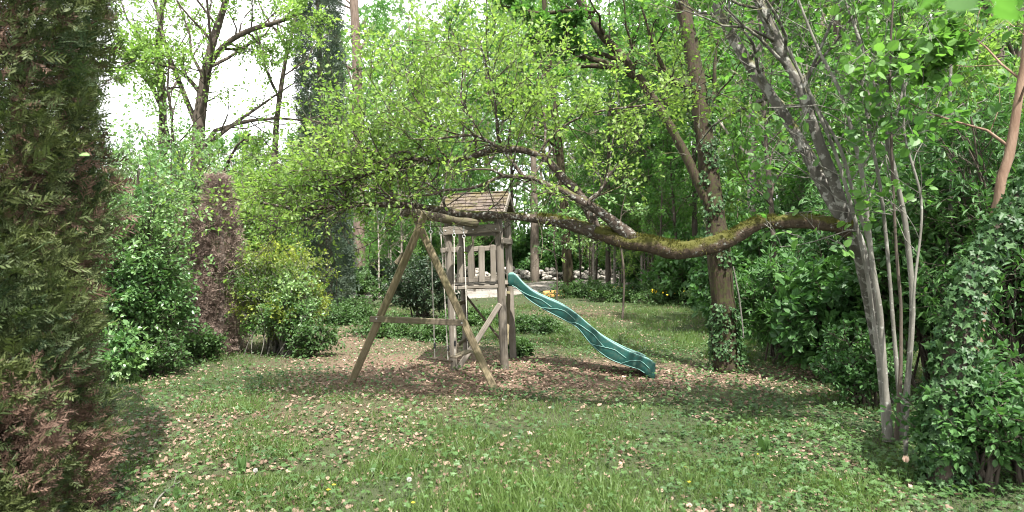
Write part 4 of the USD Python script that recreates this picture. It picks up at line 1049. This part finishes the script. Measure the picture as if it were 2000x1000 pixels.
PS = Thing("play_set", "weathered wooden play tower with swing frame and green slide in the clearing", "play set", (-.45, 9.5, 0))
xl, xr, yf, yb = -.80, -.10, 9.25, 10.3
for k, (x_, y_, h_, r_) in enumerate([(xl, yf, 2.08, .053), (xr, yf, 2.22, .058), (xl + .1, yb, 2.2, .05), (xr + .12, yb, 2.22, .052)]):
    z0 = float(gz(x_, y_)) - .06
    PS.part("post", L(pole((x_, y_, z0), (x_, y_, h_), r_, 300 + k)), "grey_wood")
PS.part("top_board", L(beam((xl - .07, yf - .075, 1.955), (xr + .02, yf - .075, 1.975), .03, .115, seed=1)), "grey_wood")
PS.part("top_board", L(beam((xl + .04, yb + .07, 1.97), (xr + .18, yb + .07, 1.97), .03, .11, seed=2)), "grey_wood")
PS.part("rail", L(beam((xl - .12, yf - .02, 1.69), (xr, yf - .02, 1.705), .03, .07, seed=3)), "grey_wood")
PS.part("rail", L(beam((xl, yf - .02, 1.275), (xr, yf - .02, 1.285), .03, .075, seed=4)), "grey_wood")
for k, (x_, w_) in enumerate([(-.655, .085), (-.505, .085), (-.355, .085), (-.20, .075)]):
    PS.part("railing_board", L(beam((x_ - .005, yf - .052, 1.235), (x_ + .01, yf - .052, 1.74 + .01 * (k % 2)), w_, .028, up=(0, 1, 0), seed=10 + k)), "grey_wood")
for s_ in (0, 1):
    x_ = xl - .035 if s_ == 0 else xr + .1
    if s_ == 0:
        PS.part("rail", L(beam((xl - .03, yf - .12, 1.70), (xl + .07, yb + .05, 1.70), .03, .07, seed=20)), "grey_wood")
PS.part("safety_bar", L(beam((xr + .04, yf - .09, 1.80), (xr + .17, yb + .1, 1.80), .035, .085, seed=21)), "grey_wood")
PS.part("safety_bar", L(beam((xr + .0, yf + .02, 1.745), (xr + .10, yb + .0, 1.735), .03, .06, seed=22)), "dark_wood")
PS.part("platform_joist", L(beam((xl - .03, yf - .02, 1.165), (xr + .0, yf - .02, 1.175), .04, .05, seed=23)), "grey_wood")
PS.part("platform_joist", L(beam((xl + .1, yb - .02, 1.13), (xr + .1, yb - .02, 1.14), .04, .08, seed=24)), "dark_wood")
for k in range(8):
    y_ = yf + .05 + k * .14
    PS.part("floor_board", L(beam((xl - .03, y_, 1.195), (xr + .1, y_, 1.2), .125, .025, seed=30 + k)), "grey_wood")
PS.part("cross_brace", L(beam((xr - .02, yf - .06, .93), (xl + .05, yf - .06, .04), .075, .03, up=(0, 1, 0), seed=41)), "grey_wood")
PS.part("cross_brace", L(beam((xl + .1, yb - .06, 1.05), (xr + .02, yb - .06, .18), .03, .085, up=(0, 1, 0), seed=42)), "dark_wood")
PS.part("cross_brace", L(beam((xr + .09, yb - .1, 1.05), (xr + .03, yf + .35, .3), .03, .06, up=(1, 0, 0), seed=43)), "green_wood")
for k, z_ in enumerate((.32, .62, .9)):
    PS.part("ladder_rung", L(beam((xl - .02, yf + .02, z_), (xl + .1, yb - .02, z_), .035, .06, seed=50 + k)), "dark_wood")
# roof: ridge along x, courses of shingles on both slopes
ye0, ye1, ym, ze, zr_ = 9.08, 10.48, 9.78, 2.17, 2.5
rxl, rxr = xl - .07, xr + .17
rng = np.random.default_rng(301)
NC, NS = 6, 9
ROOF = math.radians(7.5)


def LR(geo):
    v = np.array(geo[0], float)
    x_, y_ = v[:, 0] + .45, v[:, 1] - ym
    v[:, 0] = -.45 + x_ * math.cos(ROOF) + y_ * math.sin(ROOF)
    v[:, 1] = ym - x_ * math.sin(ROOF) + y_ * math.cos(ROOF)
    return (lean(v),) + tuple(geo[1:])


for side in (0, 1):
    y0 = ye0 if side == 0 else ye1
    run = ym - y0
    sl = np.array([0, run, zr_ - ze]); Ls = np.linalg.norm(sl); t_ = sl / Ls
    nn = np.cross([1, 0, 0], t_) * (1 if side == 0 else -1)
    for c in range(NC):
        xs = np.linspace(rxl, rxr, NS + 1) + np.concatenate([[0], rng.normal(0, .012, NS - 1), [0]]) + (.03 if c % 2 else 0) * np.concatenate([[0], np.ones(NS - 1), [0]])
        for k in range(NS):
            a0 = np.array([(xs[k] + xs[k + 1]) / 2, y0, ze]) + t_ * (c * Ls / NC - .025 + rng.normal(0, .006)) + nn * .026
            a1 = np.array([(xs[k] + xs[k + 1]) / 2, y0, ze]) + t_ * ((c + 1) * Ls / NC + .012) + nn * .008
            PS.part("shingle", LR(beam(a0, a1, xs[k + 1] - xs[k] - .004, .016, up=nn, ch=.003, seed=int(rng.integers(1e6)), n=5, warp=.001)), "shingle")
    PS.part("roof_panel", LR(beam(np.array([rxl + .01, y0, ze]) + t_ * Ls / 2 - nn * .008, np.array([rxr - .01, y0, ze]) + t_ * Ls / 2 - nn * .008, Ls - .02, .018, up=nn, ch=.003, seed=400 + side)), "dark_wood")
    for e, x_ in enumerate((rxl - .006, rxr + .006)):
        PS.part("barge_board", LR(beam(np.array([x_, y0, ze - .035]) - t_ * .03, np.array([x_, ym, zr_ - .03]), .024, .075, up=nn, ch=.004, seed=410 + side * 2 + e)), "grey_wood")
    PS.part("eaves_beam", LR(beam((rxl + .03, y0 + (.12 if side == 0 else -.12), ze - .005), (rxr - .03, y0 + (.12 if side == 0 else -.12), ze - .005), .04, .06, seed=420 + side)), "dark_wood")
PS.part("ridge_board", LR(beam((rxl, ym, zr_ + .03), (rxr, ym, zr_ + .03), .05, .02, seed=430)), "shingle")
# swing frame
apex = np.array([-1.13, 8.12, 2.03])
PS.part("swing_beam", pole((-1.28, 7.95, 2.13), (-.5, 9.12, 2.045), .062, 310, 16, 14, .05), "dark_wood")
lf_, rf_ = np.array([-2.05, 8.42, float(gz(-2.05, 8.42)) - .05]), np.array([-.17, 7.86, float(gz(-.17, 7.86)) - .05])
PS.part("swing_leg", beam(lf_, (-1.04, 8.0, 2.13), .085, .095, up=(0, 1, 0), ch=.014, seed=60), "green_wood")
PS.part("swing_leg", beam(rf_, (-1.19, 8.22, 2.09), .085, .095, up=(0, 1, 0), ch=.014, seed=61), "green_wood")
a, b = lf_ + (np.array([-1.05, 8.0, 2.1]) - lf_) * .385, rf_ + (np.array([-1.19, 8.22, 2.08]) - rf_) * .42
dv = norm(b - a)
a[2] = .83; b[2] = .80
PS.part("cross_bar", beam(a - dv * .09 - [0, .065, 0], b + dv * .02 - [0, .065, 0], .035, .075, seed=62), "dark_wood")
m_ = lf_ + (np.array([-1.05, 8.0, 2.1]) - lf_) * .72
PS.part("foothold", beam(m_ + [-.09, .02, .0], m_ + [.0, .05, .14], .06, .05, seed=63), "dark_wood")


def bolt(p, r=.011):
    v, f_, t_ = tube([np.array(p) + [0, .004, 0], np.array(p) + [0, -.004, 0], np.array(p) + [0, -.010, 0]], [r, r, r * .6], 4, 10)
    return v, f_, t_


for x_ in (xl - .03, -.45, xr - .04):
    PS.part("bolt", L(bolt((x_, yf - .092, 1.962))), "steel")
for q_ in (a, b):
    PS.part("bolt", bolt(q_ - [0, .084, 0]), "steel")

# slide
from scipy.interpolate import PchipInterpolator
bx_ = [-.06, .02, .22, .44, .73, .92, 1.06, 1.21, 1.37, 1.58, 1.75, 1.86, 1.93]
bz_ = [1.17, 1.165, .985, .845, .695, .59, .405, .262, .157, .088, .035, -.05, -.09]
tx_ = [-.06, .02, .11, .31, .50, .69, .86, 1.07, 1.29, 1.50, 1.70, 1.86, 1.95]
tz_ = [1.32, 1.36, 1.26, 1.09, 1.00, .92, .82, .645, .465, .345, .255, .20, .13]
us = np.concatenate([np.linspace(-.06, 1.7, 70), np.linspace(1.72, 1.94, 14)])
zb, zt = PchipInterpolator(bx_, bz_)(us), PchipInterpolator(tx_, tz_)(us)
zt = np.maximum(zt, zb + .06)
k = np.ones(5) / 5
sm = lambda a_: np.convolve(np.pad(a_, 2, mode="edge"), k, "valid")
zb, zt = sm(zb), sm(zt)
yn = 9.52 - .27 * np.maximum(us, 0)
Wd, th = .47, .022
prof = []
for u_, b_, t_, y_ in zip(us, zb, zt, yn):
    fl = b_ + .03
    prof.append([(u_, y_ + .03, b_), (u_, y_ + .008, b_ + .02), (u_, y_, b_ + .4 * (t_ - b_)), (u_, y_ - .006, t_ - .015), (u_, y_ - .002, t_ - .002), (u_, y_ + .012, t_ + .004), (u_, y_ + .028, t_ - .004), (u_, y_ + .032, t_ - .02),
                 (u_, y_ + .05, fl + .05), (u_, y_ + .09, fl + .008), (u_, y_ + Wd / 2, fl - .003), (u_, y_ + Wd - .09, fl + .008), (u_, y_ + Wd - .05, fl + .05),
                 (u_, y_ + Wd - .032, t_ - .02), (u_, y_ + Wd - .028, t_ - .004), (u_, y_ + Wd - .012, t_ + .004), (u_, y_ + Wd + .002, t_ - .002), (u_, y_ + Wd + .006, t_ - .015), (u_, y_ + Wd, b_ + .4 * (t_ - b_)), (u_, y_ + Wd - .008, b_ + .02), (u_, y_ + Wd - .03, b_)])
V = np.array(prof); n_, m_ = V.shape[:2]
i, j = np.meshgrid(np.arange(n_ - 1), np.arange(m_), indexing="ij")
f = np.stack([i * m_ + j, i * m_ + (j + 1) % m_, (i + 1) * m_ + (j + 1) % m_, (i + 1) * m_ + j], -1).reshape(-1, 4)
f = np.vstack([f[:, [0, 2, 1]], f[:, [0, 3, 2]]])
V = V.reshape(-1, 3)
cap = []
for o in (0, (n_ - 1) * m_):
    c0 = [(o + q_, o + q_ + 1, o + 20 - q_ - 1 + 1) for q_ in range(0)]
    order = list(range(m_))
    for q_ in range(8):        # near wall, floor and far wall as strips between outside and inside
        pass
    cap += [(o, o + 1, o + 9), (o + 1, o + 2, o + 8), (o + 1, o + 8, o + 9), (o + 2, o + 3, o + 7), (o + 2, o + 7, o + 8), (o + 3, o + 4, o + 5), (o + 3, o + 5, o + 6), (o + 3, o + 6, o + 7),
            (o, o + 9, o + 10), (o, o + 10, o + 20), (o + 10, o + 11, o + 20), (o + 11, o + 19, o + 20), (o + 11, o + 12, o + 19), (o + 12, o + 18, o + 19), (o + 12, o + 13, o + 18), (o + 13, o + 17, o + 18), (o + 13, o + 14, o + 17), (o + 14, o + 16, o + 17), (o + 14, o + 15, o + 16)]
f = np.vstack([f, cap])
SL = PS.part("slide", (V, f, np.full(len(V), .5)), "slide_plastic", label="wavy dark teal green plastic slide with pale lines")


def on_wall(pts, off=-.008):
    """Points (u, h) on the slide's outer near wall."""
    o = []
    for u_, h_ in pts:
        b_, t_ = np.interp(u_, us, zb), np.interp(u_, us, zt)
        o.append((u_, 9.52 - .27 * max(u_, 0) + off + (.016 * max(0, .25 - h_) * 4), b_ + h_ * (t_ - b_)))
    return np.array(o)


U = lambda a0, a1, n=24: np.linspace(a0, a1, n)
PS.part("rim_line", tube(on_wall([(u_, 1.0) for u_ in U(-.04, 1.9, 70)], -.004) + [0, .010, .004], .0045, 90, 6), "slide_line", under=SL)
PS.part("rim_line", tube(on_wall([(u_, 1.0) for u_ in U(-.04, 1.9, 70)], 0) + [0, Wd - .012, .004], .0045, 90, 6), "slide_line", under=SL)
PS.part("rim_line", tube(on_wall([(u_, .06) for u_ in U(0, 1.8, 70)], -.003), .0035, 90, 6), "slide_line", under=SL)
for u0 in (.1, .42, .8, 1.1, 1.5):
    w_ = min(.46, 1.86 - u0)
    PS.part("wave_line", tube(on_wall([(u0 + w_ * q_, .08 + .62 * math.sin(math.pi * min(q_ * 1.25, 1) * .5) * (1 - .3 * max(0, q_ - .7) / .3)) for q_ in np.linspace(0, 1, 22)]), .0028, 40, 6), "slide_line", under=SL)

# swings
def ring(c, r, t_, ax):
    a_ = np.linspace(0, 2 * np.pi, 17)
    u_ = np.cross(ax, [0.3, .5, .8]); u_ /= np.linalg.norm(u_); v_ = np.cross(ax, u_)
    return tube(c + r * (np.cos(a_)[:, None] * u_ + np.sin(a_)[:, None] * v_), t_, 24, 6, cap=False)


bd = norm(np.array([-.5, 9.12, 2.045]) - np.array([-1.28, 7.95, 2.13]))
B0 = np.array([-1.28, 7.95, 2.13])
for n_, (s0, s1, drop, sw, lab) in enumerate([(.47, .67, 1.78, np.array([.03, .02, 0]), "left swing with a low worn wooden seat, nearest the frame's legs"), (.94, 1.15, 1.70, np.array([.02, -.08, 0]), "right swing with a tilted wooden seat in front of the tower post")]):
    A_, C_ = B0 + bd * s0, B0 + bd * s1
    S = Thing("swing", lab, "swing", (A_ + C_) / 2 * [1, 1, 0], "two rope swings on the swing frame")
    ends = []
    hd = norm(bd * [1, 1, 0]); sd = np.array([-hd[1], hd[0], 0])
    for e, q_ in enumerate((A_, C_)):
        top = q_ - [0, 0, .06]
        S.part("hook", join(tube([top, top - [0, 0, .05], top - [.012, 0, .075]], .006, 8, 6), ring(top - [0, 0, .10], .022, .005, np.array([1., 0, 0])), ring(top - [0, 0, .14], .02, .005, np.array([0, 1., 0]))), "steel")
        z_end = q_[2] - drop - (.05 if (e == 0) != (n_ == 0) else 0)
        end = np.array([q_[0], q_[1], z_end]) + sw * 2.2
        spread_ = (.1 if e else -.1)
        end = end + hd * spread_ * .3
        S.part("rope", tube([top - [0, 0, .155], (top + end) / 2 + [0, 0, 0], end], .007, 14, 7), "rope")
        S.part("rope_sleeve", tube([end + [0, 0, .12], end + [0, 0, .19]], .014, 6, 8), "black_plastic")
        ends.append(end)
    c0, c1 = ends
    ax_ = norm(c1 - c0)
    S.part("seat", beam(c0 - ax_ * .045 - [0, 0, .012], c1 + ax_ * .045 - [0, 0, .012], .12, .026, seed=70 + n_, ch=.01), "dark_wood")

# ------------------------------------------------------------------ stones, planks and small things at the back
rng = np.random.default_rng(401)
ST = Thing("stone_bank", "long heap of pale rubble stones behind the gravel track", "stone heap", ground_at(1110, 40))
import trimesh
for k in range(280):
    px = rng.uniform(1000, 1245) if k < 230 else rng.uniform(880, 1000)
    d = rng.uniform(38.8, 40.6)
    b = ground_at(px, d)
    s = rng.uniform(.07, .25)
    v = trimesh.creation.icosphere(1, 1.0)
    q_ = np.array(v.vertices) * (1 + .5 * (meshkit.noise(np.array(v.vertices) * 1.6 + k * 7.3) - .5)[:, None]) * np.array([s, s * rng.uniform(.6, 1), s * rng.uniform(.45, .8)])
    a_ = rng.uniform(0, 6.28); c_, s_ = math.cos(a_), math.sin(a_)
    q_ = q_ @ np.array([[c_, s_, 0], [-s_, c_, 0], [0, 0, 1]])
    hgt = max(0., .75 * (1 - abs(d - 39.8) / 1.3)) * rng.random()
    ST.part("stone", (q_ + b + [0, 0, hgt + s * .2], v.faces), "stone", smooth=False)
PL = Thing("timber_planks", "two orange sawn planks stacked on the lawn behind the slide", "planks", ground_at(1083, 26))
g0, g1 = ground_at(1063, 26), ground_at(1103, 26.6)
PL.part("plank", beam(g0 + [0, 0, .06], g1 + [0, 0, .06], .12, .1, seed=80), "fresh_wood")
PL.part("plank", beam(g0 + [-.02, .06, .185], g1 + [.05, .06, .185], .12, .1, seed=81), "fresh_wood")
b = ground_at(212, 8.2)
v = trimesh.creation.icosphere(3, 1.0)
q_ = np.array(v.vertices) * (1 + .35 * (meshkit.fbm(np.array(v.vertices) * 1.8, 3) - .5)[:, None]) * np.array([.14, .16, .09])
solo("boulder", (q_ + b, v.faces), "bark", "grey brown boulder at the foot of the pale leafy shrub", "boulder")

# ------------------------------------------------------------------ ground cover
rng = np.random.default_rng(501)


def scatter(n, y0, y1, margin=.6):
    """n points of the ground in view between two distances."""
    y = np.sqrt(rng.uniform(y0 ** 2, y1 ** 2, n))
    x = y * rng.uniform(-.82, .82, n) + rng.uniform(-margin, margin, n)
    return x, y


def lay(x, y, dz=0.0):
    return np.stack([x, y, gz(x, y) + dz], -1)


gr, lt, iv = [], [], []
for y0, y1, dn_g, dn_l, dn_i, sg in [(2.9, 6.2, 4200, 420, 800, 1.0), (6.2, 9.5, 2100, 320, 560, 1.1), (9.5, 14, 1000, 170, 420, 1.35), (14, 22, 520, 70, 160, 1.8), (22, 38, 120, 18, 40, 2.6)]:
    area = .82 * (y1 ** 2 - y0 ** 2)
    x, y = scatter(int(area * dn_g), y0, y1)
    g = grass_at(x, y)
    k = rng.random(len(x)) < g * .8
    x, y, g = x[k], y[k], g[k]
    tall = meshkit.fbm(np.stack([x, y, 0 * x], -1) * 2.2, 2, 61)
    h = (.03 + .16 * np.clip(tall - .3, 0, 1) * g) * rng.uniform(.6, 1.5, len(x)) * (1 if y0 < 9 else 1.25) + .012
    d_ = norm(rng.normal(0, .45, (len(x), 3)) * [1, 1, 0] + [0, 0, 1])
    nr = norm(rng.normal(size=(len(x), 3)) * [1, 1, .2])
    v, f, t = leafage("blade", lay(x, y, -.004), d_, nr, h, np.clip(.2 + .6 * tall + rng.normal(0, .18, len(x)), 0, 1))
    gr.append((v, f, t))
    x, y = scatter(int(area * dn_l), y0, y1)
    k = rng.random(len(x)) < litter_at(x, y)
    x, y = x[k], y[k]
    n = len(x)
    lt.append(leafage("dead", lay(x, y, .006 + .012 * rng.random(n)[...]), norm(rng.normal(size=(n, 3)) * [1, 1, .25]), norm(rng.normal(0, .45, (n, 3)) + [0, 0, 1]), rng.uniform(.022, .06, n) * (1 + .15 * (sg - 1)), rng.random(n) ** 1.7))
    x, y = scatter(int(area * dn_i), y0, y1)
    k = rng.random(len(x)) < np.maximum(ivy_at(x, y) * .95, .24)
    x, y = x[k], y[k]
    n = len(x)
    iv.append(leafage("ivy" if y0 < 9 else "oval", lay(x, y, .02 + .09 * rng.random(n) ** 1.5), norm(rng.normal(size=(n, 3)) * [1, 1, .3]), norm(rng.normal(0, .35, (n, 3)) + [0, -.15, 1]), rng.uniform(.022, .05, n) * (1 + .35 * (sg - 1)), clump_tone(rng, np.stack([x, y, 0 * x], -1), 2.5, 5)))
solo("grass", join(*gr), "grass", "thin green grass growing through the clearing", "grass", kind="stuff", smooth=False)
solo("leaf_litter", join(*lt), "litter", "dry brown fallen leaves scattered over the ground", "leaf litter", kind="stuff", smooth=False)
solo("ground_ivy", join(*iv), "ground_leaf", "low green ivy and weeds creeping over the ground", "ground cover", kind="stuff", smooth=False)

# small plants in the foreground
def ground_px(px, py):
    d_ = EYE * F_PX / (py - 500)
    for _ in range(3):
        x_ = (px - 1000) / F_PX * d_
        d_ = (EYE - float(gz(x_, d_))) * F_PX / (py - 500)
    return np.array([x_, d_, float(gz(x_, d_))])


for k, (px, py, hgt, lab) in enumerate([(497, 938, .05, "small round dandelion seed head in the left foreground grass"), (797, 962, .07, "pale dandelion seed head in the middle foreground"), (982, 792, .05, "dandelion seed head beside the right leg of the swing frame")]):
    b = ground_px(px, py)
    D = Thing("dandelion", lab, "dandelion", b)
    D.part("stalk", tube([b, b + [.004, 0, hgt * .6], b + [.008, 0, hgt]], .0025, 8, 5), "ground_leaf")
    c = b + [.008, 0, hgt + .02]
    g = norm(rng.normal(size=(260, 3)))
    D.part("seed_head", leafage("diamond", c + g * .004, g, norm(rng.normal(size=g.shape)), rng.uniform(.011, .015, 260), .8), "seed_fluff", smooth=False)
for k, (px, py, n, hgt) in enumerate([(472, 925, 9, .15), (1494, 890, 8, .17), (1480, 812, 7, .12), (565, 975, 7, .08), (770, 890, 8, .09), (835, 940, 6, .07), (955, 940, 40, .14), (1085, 925, 30, .11), (1240, 860, 30, .10), (345, 975, 5, .1)]):
    b = ground_px(px, py)
    lab = ["upright broad leaved dock in the left foreground", "tall upright dock leaf plant among the ivy on the right", "short upright dock at the edge of the leaf litter", "flat rosette of leaves near the bottom left", "leafy rosette left of the middle foreground",
           "small rosette behind the pale dandelion", "tall tuft of fine grass in the middle foreground", "tuft of grass right of the middle foreground", "tuft of grass below the slide's foot", "leafy sprout by the fallen twig at the bottom left"][k]
    kind = "blade" if n > 20 else "dock"
    a_ = rng.uniform(0, 6.28, n)
    dr = norm(np.stack([np.cos(a_) * .4, np.sin(a_) * .4, np.full(n, .9 if hgt > .09 else .35)], -1))
    nr = norm(np.stack([-np.cos(a_), -np.sin(a_), np.full(n, .4)], -1))
    t = Thing("grass_tuft" if n > 20 else "dock_plant", lab, "grass tuft" if n > 20 else "dock plant", b)
    t.part("leaves" if n > 20 else "leaf", leafage(kind, b + rng.normal(0, .02 if n > 20 else .008, (n, 3)) * [1, 1, 0], dr, nr, hgt * rng.uniform(.6, 1.15, n), .55 + .3 * rng.random(n)), "grass" if n > 20 else "ground_leaf", smooth=False)
# buttercups and dandelion flowers
for k, (px, py, lab) in enumerate([(641, 972, "left of two yellow buttercups at the bottom left of the middle"), (651, 962, "right of two yellow buttercups at the bottom left of the middle"), (1340, 926, "small yellow flower left of the ivy in the right foreground"), (1345, 956, "small yellow flower nearest the bottom right ivy"), (1422, 982, "yellow fallen leaf like flower at the bottom of the ivy"), (1478, 900, "small yellow flower at the foot of the tall dock"), (806, 998, "yellow flower at the bottom edge")]):
    b = ground_px(px, py)
    t = Thing("yellow_flower", lab, "flower", b)
    t.part("stalk", tube([b, b + [0, .002, .03], b + [.003, 0, .05]], .0015, 6, 5), "ground_leaf")
    a_ = np.arange(6) * 1.05
    t.part("petals", leafage("oval", np.tile(b + [.003, 0, .05], (6, 1)), np.stack([np.cos(a_), np.sin(a_), np.full(6, .45)], -1), np.tile([0, 0, 1.], (6, 1)), .016, .7), "yellow_petal", smooth=False)
n = 90
x, y = rng.normal(0, 1, n), rng.normal(0, 1, n)
fx = np.where(rng.random(n) < .6, 4.05 + .35 * x, 5.0 + .5 * x); fy = np.where(fx < 4.5, 24.4, 21.8) + .5 * y
p = lay(fx, fy, .35 + .15 * rng.random(n))
solo("wildflowers", leafage("oval", p, norm(rng.normal(size=(n, 3))), norm(rng.normal(0, .4, (n, 3)) + [0, -.4, 1]), .07, rng.random(n)), "yellow_petal", "yellow wildflowers dotted over the weeds at the lawn's far edge", "wildflowers", kind="stuff", smooth=False)
# twigs
b = ground_px(305, 992)
t = Thing("fallen_twig", "pale bare twig lying in the bottom left foreground", "twig", b)
t.part("twig", tube([ground_px(300, 998) + [0, 0, .02], ground_px(322, 972) + [0, 0, .04], ground_px(352, 955) + [0, 0, .05]], [.006, .005, .003], 14, 6), "bark_hazel")
t.part("side_twig", tube([ground_px(338, 964) + [0, 0, .045], ground_px(345, 945) + [0, 0, .07]], [.003, .002], 8, 5), "bark_hazel")
for k in range(7):
    b0, b1 = np.array([.0, 0, 0]), 0
    p0 = ground_px(462 + 15 * k, rng.uniform(690, 700)); p1 = p0 + [rng.uniform(-.1, .5), rng.uniform(-.1, .2), rng.uniform(.35, .9)]
    solo("dry_stem", tube([p0, (p0 + p1) / 2 + [rng.uniform(-.1, .1), 0, .08], p1], [.008, .006, .003], 12, 5), "bark_hazel", "thin dry pale stem arching in front of the golden shrub, " + ["leftmost", "second from the left", "third from the left", "middle one", "third from the right", "second from the right", "rightmost"][k], "dry stem", "dry stems in front of the golden shrub")
b = ground_px(1770, 950)
t = Thing("seed_stalk", "upright stalk with a pale closed bud in the right foreground", "seed stalk", b)
t.part("stalk", tube([b, b + [.0, 0, .09], b + [-.004, 0, .17]], .003, 8, 5), "ground_leaf")
t.part("bud", leafage("oval", np.tile(b + [-.004, 0, .165], (5, 1)), norm(rng.normal(0, .18, (5, 3)) + [0, 0, 1]), norm(rng.normal(size=(5, 3)) * [1, 1, .1]), .05, .9), "litter", smooth=False)
